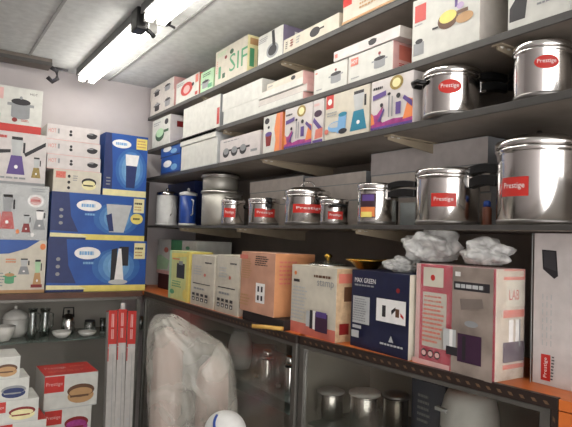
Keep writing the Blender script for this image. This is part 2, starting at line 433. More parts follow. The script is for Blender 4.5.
# bar by the back wall
p0 = at(0, 62, 'Y', 3.1); p1 = at(50, 72, 'Y', 3.1)
r = empty('ceiling_channel', (p1.x, 3.1, ZC))
GB = mat('brown_grey_channel', (.40, .36, .33), .6, var=.1)
box_obj('channel', (-1.4, -.05, -.038), (0, .05, 0), GB, r, .002)
box_obj('lip', (-1.4, -.056, -.038), (0, -.0505, -.02), EDGEM, r, .001)
tube('hook', [(.0, -.02, -.035), (.03, -.02, -.05), (.035, -.02, -.09), (.01, -.02, -.11), (-.015, -.02, -.09)], .012, DRK, r)
tube('rod', [(0, 0, -.03), (.09, 0, -.03)], .006, DRK, r)
tag(r, 'brown-grey channel fixed under the ceiling at the back wall with a dark hook', 'channel')

# ------------------------------------------------------------------ back wall boxes (left of photo)
G = 'mixer and cookware boxes on the back counter'
def lines(*a): return ('l',)+a
L4, t = bbox('mixer_box', 'cream mixer box with blue top corner and small jar pictures, lowest of the leftmost stack', -14, 45.5, zE, 239, d=.26, front=WC, group=G,
  art=[('p', [(0, 1), (0, .72), (.35, .74), (.65, .84), (.88, 1)], BLU), ('r', 0, 0, 1, .06, TAN)]+i_blender(.62, .5, .2, .3, GRY, LGR)+i_blender(.86, .38, .16, .5, TAN, PGR)+i_pot(.38, .3, .16, .2, GRN, TAN)+
  [lines(.05, .12, .3, .4, 5, GRY), ('e', .93, .88, .05, .06, ORG), ('r', .75, .1, .95, .16, RDK), lines(.3, .56, .52, .66, 2, ORG)])
L3, t2 = bbox('mixer_box', 'silvery white mixer box with red blender picture, third down in the leftmost stack', -14, 48, t, 182, d=.26, front=LGR, group=G,
  art=[('e', .78, .72, .14, .12, WHT), ('e', .78, .72, .1, .08, PPK), ('l', 0.7, 0.669, 0.86, 0.781, 1, RED)]+i_blender(.32, .5, .26, .62, RED, GRY)+i_blender(.64, .3, .15, .32, RDK, LGR)+i_blender(.86, .38, .2, .36, GRY, WHT)+
  [('e', .12, .4, .1, .16, SAL), ('e', .5, .15, .03, .04, ORG), ('e', .75, .1, .03, .04, WHT), lines(.7, .88, .95, .96, 2, GRY)], film=True)
L2, t3 = bbox('mixer_box', 'white mixer box with purple blender and jars, second down in the leftmost stack', -16, 46, t2, 128, d=.26, front=WP, group=G,
  art=i_blender(.5, .55, .3, .72, PUR, LGR)+i_blender(.84, .35, .16, .4, GLD, LGR)+[('p', [(.05, .62), (.4, .66), (.4, .6), (.05, .54)], DRK), ('p', [(.62, .6), (.98, .86), (.98, .78), (.65, .54)], DRK),
   ('r', 0, 0, 1, .05, GRY), ('l', 0.18, 0.839, 0.34, 0.951, 1, RED), lines(.18, .08, .8, .16, 1, GRY)])
L1, _ = bbox('cookware_box', 'white box with grey pot picture and red base, top of the leftmost stack', -14, 42, t3, 82, d=.26, front=W, group=G,
  art=[('r', 0, 0, 1, .15, RED), ('p', [(.1, .1), (1, .02), (1, .17), (.1, .17)], RED), ('r', 0, .7, .28, .95, PPK), ('r', 0, .22, .24, .38, GRN)]+i_pot(.6, .58, .34, .46, GRY, DRK)+
  [('t', 'HOT', .76, .86, .9, .91, DRK), ('e', .5, .27, .05, .05, RDK), lines(.62, .24, .76, .3, 2, RED)])
def blue_art(prod):
    a = [('r', 0, .0, 1, .12, YEL), ('p', [(0, 0), (.3, 0), (.38, .06), (.3, .12), (.0, .13)], PYE), ('r', 0, 0, .36, .045, DBL)]
    a += [('p', [(0, .18), (.28, .16), (.2, .5), (.17, 1), (0, 1)], DBL), ('e', .68, .48, .25, .36, B1), ('e', .68, .49, .19, .32, B2), ('e', .68, .5, .14, .27, B3), ('e', .68, .5, .09, .2, SKY)]
    a += [('e', .38, .74, .13, .12, WHT), ('l', 0.3, 0.66, 0.46, 0.82, 1, SKY), lines(.34, .5, .46, .6, 1, SKY)]
    a += [('e', .1, .62, .02, .035, GRY), ('e', .1, .48, .02, .035, GRY), ('e', .1, .34, .02, .035, GRY)]
    a += [('r', .86, .64, .98, .96, PYE), ('l', 0.87, 0.802, 0.97, 0.898, 1, DRK), lines(.87, .68, .97, .8, 2, TAN)]
    if prod == 0: a += [('p', [(.6, .18), (.76, .18), (.84, .8), (.56, .8)], LGR), ('p', [(.6, .2), (.65, .2), (.62, .6), (.56, .55)], DBL), ('e', .9, .5, .07, .12, YEL), ('l', 0.86, 0.452, 0.94, 0.548, 1, DRK)]
    else: a += [('p', [(.62, .2), (.68, .18), (.68, .85), (.62, .82)], DRK), ('r', .7, .5, .8, .88, DRK), ('p', [(.66, .18), (.76, .18), (.72, .84), (.69, .84)], WHT), ('e', .7, .18, .1, .05, LGR)]
    return a
L11, t = bbox('mixer_box', 'wide blue mixer box with dark twin-tower picture, bottom of the blue stack', 46, 146, zE, 238.5, d=.26, front=BLU, art=blue_art(1), group=G)
L10, t2 = bbox('mixer_box', 'wide blue mixer box with clear jar picture and yellow round badge, middle of blue stack', 50, 145, t, 190.8, d=.26, front=BLU, art=blue_art(0), group=G)
L9, _ = bbox('mixer_box', 'narrow upright blue juicer box with yellow corner sticker, topmost blue box', 103, 147, t2, 131.5, d=.24, front=BLU, group=G,
  art=[('r', 0, 0, 1, .1, PYE), ('p', [(0, .12), (.2, .1), (.2, .4), (.14, 1), (0, 1)], DBL), ('e', .62, .44, .36, .34, B1), ('e', .62, .44, .29, .29, B2), ('e', .62, .44, .22, .24, B3), ('e', .62, .44, .15, .18, SKY), ('p', [(.52, .14), (.72, .14), (.76, .5), (.5, .5)], DBL),
   ('p', [(.5, .5), (.76, .5), (.8, .68), (.48, .68)], WHT), ('e', .38, .84, .22, .07, WHT), ('l', 0.24, 0.792, 0.52, 0.888, 1, SKY), ('r', .72, .78, .98, .96, YEL), lines(.74, .8, .96, .94, 3, TAN),
   lines(.06, .15, .16, .3, 3, GRY)])
L8, t3 = bbox('cookware_box', 'cream box with orange logo and round pan picture, under the three thin stacked boxes', 53, 101, t2, 168.5, d=.22, front=WC, group=G,
  art=[('r', .05, .62, .25, .92, SAL), ('t', 'HOT', .07, .68, .23, .86, RED), ('e', .32, .72, .03, .07, DRK), ('e', .32, .45, .03, .07, DRK), ('e', .32, .2, .03, .07, DRK)]+i_dish(.74, .45, .3, .6, PYE, DRK)+[lines(.4, .5, .5, .8, 3, GRY)])
zt = t3
for i, (yt, lab) in enumerate(((153.5, 'lowest'), (138.5, 'middle one'), (123, 'topmost'))):
    o, zt = bbox('cookware_box', 'thin white pan box with reddish logo, %s of three beside the blue juicer box' % lab, 47, 100.5-i*.3, zt, yt, d=.22, front=WP, group='three thin white pan boxes on the back counter',
      art=[('t', 'HOT', .03, .45, .17, .72, SAL), ('t', '1', .2, .42, .23, .75, GRY), ('e', .44, .64, .025, .1, DRK), ('e', .44, .42, .03, .1, DRK), ('e', .84, .5, .1, .2, DRK), ('r', .76, .58, .92, .64, GRY), ('e', .9, .55, .05, .1, DRK), ('r', 0, 0, 1, .04, PPK)])

# ------------------------------------------------------------------ right wall, shelf A
GA = 'boxes on the topmost shelf'
a2 = i_pot(.3, .5, .2, .5, DRK, GRY)+i_pot(.75, .5, .2, .5, GRY, DRK)
o, t = rbox('cookware_box', 'small grey-white box at the corner end of the topmost shelf, lower of two', 150.5, 174, zA, 102, d=.2, front=WG, art=a2, side=PPK, group=GA)
o, _ = rbox('cookware_box', 'small grey-white box at the corner end of the topmost shelf, upper of two', 150.5, 174, t, 90, d=.2, front=WG, art=a2, side=PPK, group=GA)
o, _ = rbox('cup_set_box', 'white box with round red cup picture on the top shelf', 176, 199, zA, 84.5, d=.2, front=W, group=GA,
  art=[('e', .48, .52, .26, .3, RED), ('e', .48, .5, .14, .18, PPK), ('r', .85, .6, .97, .95, SAL), ('e', .75, .6, .05, .08, DRK), ('r', .85, .05, .96, .2, RED), lines(.05, .75, .4, .92, 2, GRY)], side=SAL)
o, _ = rbox('steel_set_box', 'narrow pale green box half hidden by the green lettered box', 200.5, 213.5, zA, 74, d=.2, front=PGR, group=GA,
  art=i_pot(.4, .4, .5, .4, GRY, DRK)+[('r', .6, .1, .9, .3, GRN), lines(.2, .7, .8, .9, 2, DGR)])
o, _ = rbox('grinder_box', 'cream box with large green lettering, tallest on the top shelf', 215, 247.5, zA, 53.5, d=.11, X=1.10, front=WC, group=GA, side=PYE,
  art=[('t', 'SIF', .47, .2, 1., .7, GRN), ('e', .53, .78, .06, .07, DGR), ('r', .12, .15, .2, .5, GRN), ('r', .25, .12, .34, .26, DGR), ('e', .35, .7, .04, .05, RDK), lines(.08, .78, .4, .92, 3, PGR), lines(.08, .3, .12, .7, 6, SAL)],
  sart=[('r', .1, .15, .3, .65, GRN), ('r', .45, .15, .6, .65, DGR), ('r', .6, .45, .9, .6, PGR), ('r', .1, .75, .9, .95, TAN)])
o, _ = rbox('pan_box', 'white box with upright dark pan handle picture and purple end', 258, 283, zA, 38, d=.15, front=W, group=GA, side=mat('purple_grey_card', (.48, .44, .55), .5),
  art=[('e', .6, .32, .24, .24, GRY), ('e', .6, .32, .17, .17, DRK), ('p', [(.6, .45), (.72, .45), (.66, .98), (.55, .98)], DRK), lines(.05, .7, .4, .9, 3, GRY)], sart=[('r', .35, .15, .9, .85, WHT)])
o, _ = rbox('pan_box', 'long low cream pan box with one dark pan picture on the top shelf', 283.6, 339, zA, None, h=.052, X=1.102, d=.2, front=WC, group=GA,
  art=[('e', .6, .5, .09, .32, DRK), ('r', .68, .5, .76, .62, DRK), lines(.05, .2, .1, .8, 4, DRK), lines(.15, .2, .22, .8, 3, RDK), lines(.28, .2, .36, .8, 3, GRY)])
o, _ = rbox('pan_box', 'cream box with orange-red label at the picture top, next to the long low pan box', 343, 405, zA, -12, X=1.10, d=.24, front=WC, group=GA,
  art=[('r', 0, .45, .16, .95, RED), lines(.3, .2, .6, .5, 3, TAN), ('r', 0, 0, 1, .06, TAN)], side=TAN)

# ------------------------------------------------------------------ shelf B
GB_ = 'boxes on the second shelf'
rbox('cookware_box', 'small white box with green-black pan picture at the corner end of the second shelf', 152, 170, zB, 122, d=.13, front=W, group=GB_, side=WP,
  art=i_pan(.45, .45, .5, .45, DGR, PGR)+[('e', .8, .8, .1, .1, DRK), lines(.1, .75, .5, .9, 2, GRY)], sart=[('r', .3, .6, .7, .8, RDK)])
rbox('white_carton', 'large plain white carton with red edge label on the second shelf', 183, 220, zB, 110, d=.25, front=W, group=GB_, art=[('r', .93, .1, .99, .6, RED), ('r', .0, .02, .9, .03, LGR)], side=GRY)
o, t = rbox('white_carton', 'lower plain white carton of the pair right of the large plain one', 223.5, 260, zB, 111.5, d=.22, front=W, group=GB_, art=[('r', 0, .0, 1, .05, GRY)])
rbox('white_carton', 'upper plain white carton of the pair right of the large plain one', 222.5, 262, t, 95, d=.22, front=W, group=GB_)
z = zB
for i, (xl, xr, m, d) in enumerate(((260, 303, W, 'second from bottom with a pale face'), (259, 307, WG, 'second from the top'), (259, 303, W, ''), (267, 303, WC, ''))):
    lab = ['bottom thin white carton in the stack of four on the second shelf', 'second thin carton from the bottom in the stack of four', 'bright thin white carton just under the top of the stack of four', 'top thin cream carton of the stack of four, with a small dark print'][i]
    o, z = rbox('flat_carton', lab, xl, xr, z, None, h=.0265, X=1.10+.004*(i % 2), d=.2, front=m, group='thin stacked cartons on the second shelf',
                art=[('e', .75, .5, .06, .3, DRK), lines(.05, .3, .2, .7, 1, GRY)] if i == 3 else [('r', 0, 0, 1, .08, GRY)], side=PPK)
o, t1 = rbox('pot_box', 'white box with dark handled pot picture, left of the red-labelled one', 314, 347, zB, None, h=.0872, d=.22, front=W, group=GB_,
  art=i_pot(.68, .48, .3, .42, GRY, DRK)+[('e', .68, .72, .03, .05, RDK), ('r', .05, .8, .12, .86, SAL), lines(.1, .1, .3, .2, 1, GRY)])
o, t2 = rbox('pot_box', 'white box with dark handled pot picture and red square label, under the flat box', 348.5, 393, zB, None, h=.0875, d=.24, front=W, group=GB_, side=PPK,
  art=i_pot(.72, .46, .24, .4, GRY, DRK)+[('e', .72, .72, .03, .06, RDK), ('r', .06, .6, .24, .88, SAL), ('t', 'HOT', .08, .68, .22, .8, WHT), lines(.08, .1, .3, .2, 1, GRY)],
  sart=[('r', .1, .4, .9, .9, SAL), lines(.1, .1, .9, .3, 3, RED)])
for o_ in (o,): pass
rbox('flat_carton', 'flat white box lying across the two pot boxes', 334, 400, t2+.0003, None, h=.033, X=1.1, d=.23, front=WP, group=GB_, side=WG,
  art=[('e', .62, .5, .06, .3, DRK), ('r', .56, .55, .68, .7, DRK), ('r', .02, .3, .07, .7, SAL)])
# raise the narrower pot box to the same height so that the flat one rests on both
rbox('cookware_box', 'large white box with frying pan picture and red corner label above the left steel cooker', 412, 480, zB, None, h=.17, X=1.10, d=.16, front=W, group=GB_, side=WG,
  art=[('r', .04, .62, .22, .9, RED), lines(.04, .55, .2, .6, 1, GRY), ('r', .03, .08, .2, .28, GRY), ('e', .12, .3, .06, .04, DRK)]+i_pan(.56, .5, .3, .28, BRN, YEL)+[('e', .8, .42, .12, .08, TAN), ('r', .66, .62, .7, 1, PUR), ('e', .74, .62, .05, .05, LIL), ('r', .33, .4, .42, .43, DRK)])
rbox('cookware_box', 'white box with dark cookware picture at the picture\'s top right corner', 508, 570, zB, None, h=.16, X=1.10, d=.2, front=W, group=GB_,
  art=[('p', [(.03, .1), (.3, .1), (.34, .4), (.2, .5), (.03, .3)], DRK), ('e', .3, .45, .08, .07, GRY), lines(.5, .2, .9, .4, 3, GRY)])

# ------------------------------------------------------------------ shelf C
GC = 'boxes on the third shelf'
bl = [('e', .35, .6, .22, .2, WHT), ('e', .7, .35, .16, .18, SKY), ('r', 0, 0, 1, .1, DBL)]
o, t = rbox('blue_box', 'small blue box at the corner end of the third shelf, lower of two', 161, 180, zC, 159, d=.2, front=BLU, art=bl, group='two small blue boxes')
rbox('blue_box', 'small blue box at the corner end of the third shelf, upper of two', 161, 180, t, 146, d=.2, front=BLU, art=bl, group='two small blue boxes')
o, t = rbox('white_carton', 'plain white carton at the left of the third shelf, beside the small blue boxes', 181, 217, zC, 147, d=.25, front=W, art=[('r', 0, .0, 1, .04, LGR)], side=LGR, group=GC)
rbox('flat_carton', 'flat plain white carton lying on the left carton of the third shelf', 180.5, 216, t, 139.5, d=.26, X=1.10, front=W, group=GC, side=LGR)
rbox('pan_set_box', 'white box with three dark pans in a row', 220, 260, zC, 141, d=.22, front=WP, group=GC,
  art=sum([i_pan(.17+.22*i, .42, .17, .42, DRK, GRY) for i in range(3)], [])+[lines(.1, .82, .6, .92, 1, GRY), ('r', .8, .2, .95, .3, GRY)], side=LGR)
rbox('glass_set_box', 'narrow white box with red tumbler picture and wavy orange edge', 263, 282, zC, 114, d=.2, front=W, group=GC, side=ORG,
  art=[('p', [(.62, 0), (.68, .3), (.6, .6), (.7, 1), (1, 1), (1, 0)], ORG), ('r', .88, 0, 1, 1, SAL)]+i_cup(.3, .38, .36, .4, RDK, PUR)+[('e', .2, .86, .13, .08, DRK), ('e', .3, .68, .06, .04, DRK)])
def purple_art():
    return [('p', [(0, 0), (1, 0), (1, .12), (.55, .16), (.3, .12), (0, .36)], MAG), ('p', [(0, .3), (.25, .1), (.3, .45), (.15, .3)], MAG), ('p', [(.0, .1), (.1, .12), (.06, .3), (0, .35)], ORG),
     ('p', [(.78, .1), (1, .12), (1, .45), (.9, .5)], ORG), ('r', 0, 0, 1, .05, PUR), ('e', .62, .85, .16, .14, GLD), ('e', .62, .85, .1, .09, PYE),
     ('l', 0.05, 0.779, 0.36, 0.891, 1, DRK), ('p', [(.05, .6), (.38, .65), (.38, .75), (.05, .7)], PUR), ('r', .44, .2, .47, .65, GRY), ('e', .455, .66, .04, .03, DRK), ('r', .52, .2, .55, .6, GRY),
     ('r', .62, .22, .74, .46, PUR), ('e', .68, .58, .05, .05, DRK), ('p', [(.78, .5), (1., .3), (1, .42), (.82, .56)], PUR), ('e', .28, .47, .04, .04, DRK), ('p', [(.18, .16), (.34, .4), (.36, .36), (.24, .14)], PUR)]
rbox('hand_blender_box', 'purple and white hand blender box with gold seal, left of the blue mixer box', 284.5, 312, zC, 103, d=.2, X=1.10, front=WP, group='purple hand blender boxes', art=purple_art(), side=WP)
o, _ = rbox('hand_blender_box', 'narrow purple and white blender box end with dark badge, against the blue mixer box', 312.8, 323, zC, 95, d=.2, X=1.10, front=WP, group='purple hand blender boxes',
  art=[('r', 0, 0, 1, .06, PUR), ('p', [(0, .5), (1, .15), (1, .3), (.1, .6)], PUR), ('p', [(.2, .08), (1, .1), (1, .32), (.3, .3)], SAL), ('e', .5, .67, .4, .08, PUD), ('l', 0.1, 0.816, 0.8, 0.944, 1, PPK)])
rbox('mixer_box', 'cream mixer box with teal blender and glass bowls picture', 325, 369, zC, 92.5, d=.22, X=1.10, front=WC, group=GC,
  art=[('r', .02, .7, .2, 1, RED), ('e', .11, .85, .05, .07, WHT)]+i_blender(.78, .5, .36, .84, TEA, LGR)+[('e', .28, .26, .2, .12, SKY), ('e', .28, .3, .17, .06, LGR), ('p', [(.3, .1), (.5, .1), (.52, .5), (.34, .5)], SKY), ('e', .44, .13, .1, .06, DRK), ('e', .43, .5, .1, .05, TEA), lines(.06, .5, .3, .62, 2, GRY), ('e', .06, .18, .05, .06, SAL)])
rbox('hand_blender_box', 'purple and white hand blender box with gold seal, beside the black-handled cooker', 371, 413, zC, 80, d=.07, X=1.10, front=WP, flap=False, group='purple hand blender boxes', art=purple_art())

# ------------------------------------------------------------------ cookers
def patch(bm, r, a0, a1, z0, z1, mi, n=12, oval=False, ac=None, off=.0006):
    if oval:
        ca, cz = (a0+a1)/2, (z0+z1)/2; c = bm.verts.new(((r+off)*math.cos(ca), (r+off)*math.sin(ca), cz)); ring = []
        for k in range(28):
            t = 2*PI*k/28; a = ca+(a1-a0)/2*math.cos(t); ring.append(bm.verts.new(((r+off)*math.cos(a), (r+off)*math.sin(a), cz+(z1-z0)/2*math.sin(t))))
        # concentric mid ring keeps the oval on the curved wall
        mid = []
        for k in range(28):
            t = 2*PI*k/28; a = ca+(a1-a0)/4*math.cos(t); mid.append(bm.verts.new(((r+off)*math.cos(a), (r+off)*math.sin(a), cz+(z1-z0)/4*math.sin(t))))
        for k in range(28):
            q = (k+1) % 28
            bm.faces.new((c, mid[k], mid[q])).material_index = mi; bm.faces.new((mid[k], ring[k], ring[q], mid[q])).material_index = mi
        return
    A = [(bm.verts.new(((r+off)*math.cos(a0+(a1-a0)*k/n), (r+off)*math.sin(a0+(a1-a0)*k/n), z0)), bm.verts.new(((r+off)*math.cos(a0+(a1-a0)*k/n), (r+off)*math.sin(a0+(a1-a0)*k/n), z1))) for k in range(n+1)]
    for (p, q), (s, t) in zip(A, A[1:]): bm.faces.new((p, s, t, q)).material_index = mi
def curved_text(bm, s, r, a0, a1, z0, z1, mi, off=.0012, slant=0):
    V, F = text_mesh(s)
    bv = [bm.verts.new(((r+off)*math.cos(a0+(a1-a0)*x), (r+off)*math.sin(a0+(a1-a0)*x), z0+(z1-z0)*y+slant*(x-.5))) for x, y in V]
    for f in F:
        try: bm.faces.new([bv[j] for j in f]).material_index = mi
        except ValueError: pass
def cooker(label, xl, xr, z0, yt, yb, sticker='rect', hang=-PI/2, handle=True, helper=True, loops=False, st=(.25, .75, .42, .7), lidfrac=.22, m=STEEL, X=None, group='pressure cookers on the lowest shelf', weight=True, name='pressure_cooker', hl=.13, a_off=0., word='Prestige'):
    xc = (xl+xr)/2; r = .08
    for _ in range(6):
        Xc = (1.108+r*1.03) if X is None else X
        Yc = yx(xc, Xc, z0+.08); dep = (Vector((Xc, Yc, z0))-CAM).dot(fw); r = (xr-xl)/2/FOC*dep
    H = at(xc, yt, 'X', Xc).z-z0
    if z0 == zC: H = min(H, .142)
    root = empty(name, (Xc, Yc, z0), 0)
    r /= 1.05; hb = H*(1-lidfrac)
    lathe('body', [(0, 0), (r*.9, 0), (r*.95, .002), (r, .008), (r, hb*.9), (r*1.015, hb*.93), (r*1.05, hb*.96), (r*1.05, hb*.985), (r*.98, hb), (r*.94, hb-.001), (r*.94, hb*.5), (0, hb*.5)], m, root, 40)
    lathe('base_ring', [(0, -.0), (r*.91, .0), (r*.965, .001), (r*1.006, .008), (r*1.006, .013), (r*.99, .014)], BASE, root, 40)
    hl_ = H-hb-.012
    lid = lathe('lid', [(r*.90, hb), (r*1.04, hb+.0005), (r*1.055, hb+.003), (r*1.055, hb+.012), (r*1.02, hb+.016), (r*.9, hb+hl_*.55), (r*.7, hb+hl_*.85), (r*.3, hb+hl_*.98), (0, hb+hl_)], m, root, 40)
    # angle facing the camera
    ang = math.atan2(CAM.y-Yc, CAM.x-Xc)+a_off
    if weight:
        lathe('pressure_weight', [(0, H-.016), (.008, H-.015), (.008, H-.004), (.005, H), (0, H+.001)], BLK if not loops else STEEL, lid, 12)
    dv = Vector((math.cos(hang), math.sin(hang), 0)); pv = Vector((-dv.y, dv.x, 0))
    if handle:
        def bar(za, zb, l0, l1, w):
            bm = bmesh.new(); n = 6; R = []
            for k in range(n+1):
                t = k/n; c = dv*(r*1.0+l0+(l1-l0)*t); ww = w*(1-.25*t+.15*math.sin(t*PI)); dz = .006*math.sin(t*PI)
                R.append([bm.verts.new(c+pv*sx*ww+Vector((0, 0, z_))) for sx, z_ in ((-1, za+dz), (1, za+dz), (1, zb+dz), (-1, zb+dz))])
            for A, B in zip(R, R[1:]):
                for q in range(4): bm.faces.new((A[q], A[(q+1) % 4], B[(q+1) % 4], B[q]))
            bm.faces.new(R[0]); bm.faces.new(R[-1][::-1])
            bmesh.ops.bevel(bm, geom=bm.edges[:], offset=.002, segments=1, affect='EDGES')
            return bm
        hz = hb*.93
        h1 = mesh_from(bar(hz-.028*H/.16, hz-.002, .001, hl, .012), 'body_handle', [BLK], root)
        h2 = mesh_from(bar(hz+.004, hz+.026*H/.16, -.01, hl, .011), 'lid_handle', [BLK], lid)
        bm = bmesh.new(); add_box(bm, (-.008, -.012, -.014), (.008, .012, .014), 0, .002); c = mesh_from(bm, 'handle_bracket', [STEEL], root)
        c.location = dv*(r*1.0+.008)+Vector((0, 0, hz-.012)); c.rotation_euler = (0, 0, hang)
    if helper:
        bm = bmesh.new(); hz = hb*.84
        add_tube(bm, [-dv*(r*.99)+pv*.024+Vector((0, 0, hz)), -dv*(r+.022)+pv*.022+Vector((0, 0, hz+.003)), -dv*(r+.028)+Vector((0, 0, hz+.004)), -dv*(r+.022)-pv*.022+Vector((0, 0, hz+.003)), -dv*(r*.99)-pv*.024+Vector((0, 0, hz))], .0065, 0, 8)
        mesh_from(bm, 'helper_handle', [BLK], root)
    if loops:
        for s in (-1, 1):
            b0 = dv*s*(r*1.0)+Vector((0, 0, hb*.88)); q = []
            for k in range(9):
                t = PI*k/8; q.append(b0+dv*s*(.035*math.sin(t))+pv*.03*math.cos(t)+Vector((0, 0, .004)))
            tube('loop_handle', q, .003, STEEL, root)
        q = [Vector((0, 0, H-.012))+dv*(.035*math.cos(PI*k/8))+Vector((0, 0, .02*math.sin(PI*k/8))) for k in range(9)]
        tube('lid_grip', q, .003, STEEL, lid)
    if sticker:
        a0 = ang-(st[0]-.5)*2.2; a1 = ang-(st[1]-.5)*2.2   # u runs left to right seen from outside
        # left as seen from the front is the larger... orient by cross product
        a_l, a_r = ang-(.5-st[0])*2.2, ang+(st[1]-.5)*2.2
        z_0, z_1 = hb*st[2], hb*st[3]; bm = bmesh.new()
        if sticker == 'flame':
            ms = [mat('dark_foil', (.25, .16, .20), .35), ORG, YEL, PUR]
            patch(bm, r, a_l, a_r, z_0, z_1, 0); patch(bm, r, a_l+.05, a_r-.05, z_0+.004, z_0+(z_1-z_0)*.45, 1, 8, off=.001); patch(bm, r, a_l+.1, a_r-.2, z_0+.002, z_0+(z_1-z_0)*.25, 2, 8, off=.0014); patch(bm, r, a_l+.15, a_r-.1, z_0+(z_1-z_0)*.7, z_1-.003, 3, 8, off=.001)
        else:
            ms = [RED, WHT]; patch(bm, r, a_l, a_r, z_0, z_1, 0, 12, sticker == 'oval')
            da = (a_r-a_l); dz = z_1-z_0
            curved_text(bm, word, r, a_l+da*.12, a_r-da*.12, z_0+dz*.33, z_0+dz*.72, 1)
        mesh_from(bm, 'label_sticker', ms, root)
    return tag(root, label, 'pressure cooker' if name == 'pressure_cooker' else 'pot', group)

cooker('largest steel pressure cooker, at the right edge of the eye-level shelf', 497, 580, zD, 131, 226, hang=PI*.3, helper=False, st=(.06, .40, .36, .60), lidfrac=.2)
cooker('tall steel cooker with red rectangular sticker and black handle left of the largest one', 415, 480, zD, 167, 226, hang=-PI/2-.1, st=(.27, .62, .36, .62), helper=False, lidfrac=.17, hl=.085)
cooker('steel cooker with colourful flame sticker and long black handle', 357, 397, zD, 183, 226, sticker='flame', hang=-PI/2-.05, helper=False, st=(.05, .48, .2, .85), lidfrac=.16, hl=.11)
cooker('small steel cooker with red sticker, just left of the flame-stickered one', 320, 349, zD, 199, 226, hang=PI*.35, helper=True, st=(.3, .8, .28, .64), lidfrac=.2, hl=.05, a_off=0)
cooker('steel pot with wire loop handles and wide red sticker', 284, 330, zD, 184, 226.5, hang=-PI/2+.2, helper=False, handle=False, loops=True, st=(.2, .9, .4, .68), lidfrac=.28, weight=False, name='steel_pot', X=1.19)
cooker('small steel cooker with red sticker, left of the loop-handled pot', 248, 280, zD, 198, 225.5, hang=-PI/2-.3, helper=True, st=(.22, .85, .36, .72), lidfrac=.18, hl=.03)
cooker('smallest steel cooker, in front of the tall aluminium pot stack', 221, 245, zD, 199, 225, hang=PI*.95, handle=False, helper=True, st=(.12, .6, .36, .78), lidfrac=.18)
cooker('steel cooker with red oval sticker on the third shelf, above the tall cooker', 422, 480, zC, 55, 110, sticker='oval', hang=-.6, helper=True, st=(.30, .66, .50, .82), lidfrac=.2, hl=.075, X=1.165, group='two cookers on the third shelf')
cooker('steel cooker with red oval sticker on the third shelf, at the right picture edge', 514, 570, zC, 32, 96, sticker='oval', hang=PI*.3, helper=False, st=(.38, .76, .55, .82), lidfrac=.2, X=1.165, group='two cookers on the third shelf')
# black helper handle of the left upper cooker seen over the purple box
# ---- aluminium stack
def pot_at(name, label, xl, xr, z0, yt, yb, Xc, prof, m, cat, group=None, extra=None):
    xc = (xl+xr)/2; Yc = yx(xc, Xc, z0+.05); dep = (Vector((Xc, Yc, z0))-CAM).dot(fw)
    r = (xr-xl)/2/FOC*dep; H = (yb-yt)/FOC*dep
    if name == 'cooking_pot': H = at(xc, yt, 'X', Xc).z-z0; H = min(H, zC-.022-z0)
    root = empty(name, (Xc, Yc, z0)); lathe('body', [(a*r, b*H) for a, b in prof], m, root, 36)
    if extra: extra(root, r, H)
    tag(root, label, cat, group); return root, H
def rimmed(root, r, H):
    lathe('rim', [(r*.96, H*.93), (r*1.04, H*.93), (r*1.05, H*.97), (r*1.03, H), (r*.95, H*.995)], ALU, root, 36)
    for s in (-1, 1):
        q = [Vector((0, s*r*.97, H*.8))+Vector((math.cos(PI*k/6)*.03, s*math.sin(PI*k/6)*.025, 0)) for k in range(7)]
        tube('side_handle', q, .004, ALU, root)
def lidded(root, r, H):
    lathe('rim', [(r*.97, H*.72), (r*1.05, H*.72), (r*1.06, H*.77), (r*1.0, H*.8)], ALU, root, 36)
    l = lathe('lid', [(r*.99, H*.80), (r*1.01, H*.82), (r*1.0, H*.88), (r*.8, H*.93), (0, H*.955)], ALU, root, 36)
    lathe('lid_knob', [(0, H*.94), (r*.1, H*.95), (r*.12, H*.99), (0, H)], STEEL, l, 16)
PEWT = mat('matt_aluminium', (.72, .71, .68), .5, .8, var=.05)
o, h1 = pot_at('cooking_pot', 'wide pale aluminium pot, lower of the stack of two behind the smallest cooker', 201, 241, zD, 192, 226, 1.21, [(0, 0), (.9, 0), (.97, .04), (.98, .93), (.9, .95), (.9, .5), (0, .5)], PEWT, 'pot', 'stacked aluminium pots', rimmed)
o, h2 = pot_at('cooking_pot', 'lidded aluminium pot, upper of the stack of two at the left of the lowest shelf', 202, 239, zD+h1, 163, 192, 1.21, [(0, 0), (.85, 0), (.93, .05), (.95, .75), (.9, .78), (.9, .5), (0, .5)], PEWT, 'pot', 'stacked aluminium pots', lidded)
# canisters at the corner
def canister(label, xl, xr, Xc, m, lidm, strip):
    def ex(root, r, H):
        l = lathe('lid', [(r*.98, H*.86), (r*1.04, H*.87), (r*1.04, H*.94), (r*.6, H*.98), (0, H)], lidm, root, 28)
        lathe('lid_knob', [(0, H*.985), (r*.18, H), (r*.16, H*1.07), (0, H*1.09)], lidm, l, 12)
        for s in (-1, 1):
            tube('side_handle', [(0, s*r*.98, H*.75), (0, s*(r+.02), H*.72), (0, s*(r+.02), H*.35), (0, s*r*.98, H*.3)], .004, strip, root)
        lathe('foot_ring', [(r*.98, .002), (r*1.03, .003), (r*1.03, H*.06), (r*.98, H*.07)], strip, root, 28)
    return pot_at('canister', label, xl, xr, zD, 189, 224, Xc, [(0, 0), (.95, 0), (.98, .03), (.98, .86), (0, .87)], m, 'canister', 'canisters in the corner of the lowest shelf', ex)
canister('white canister with side handles at the corner end of the lowest shelf', 156, 177, 1.17, WPLA, STEEL, WPLA)
canister('blue canister between the white canister and the aluminium pots', 179, 196, 1.18, BPLA, WPLA, WPLA)
rbox('blue_box', 'blue carton with pale round mark behind the two canisters', 151, 194, zD, 176, X=1.27, d=.17, front=DBL, art=[('e', .35, .8, .12, .1, SKY), ('e', .3, .78, .06, .06, WHT)])
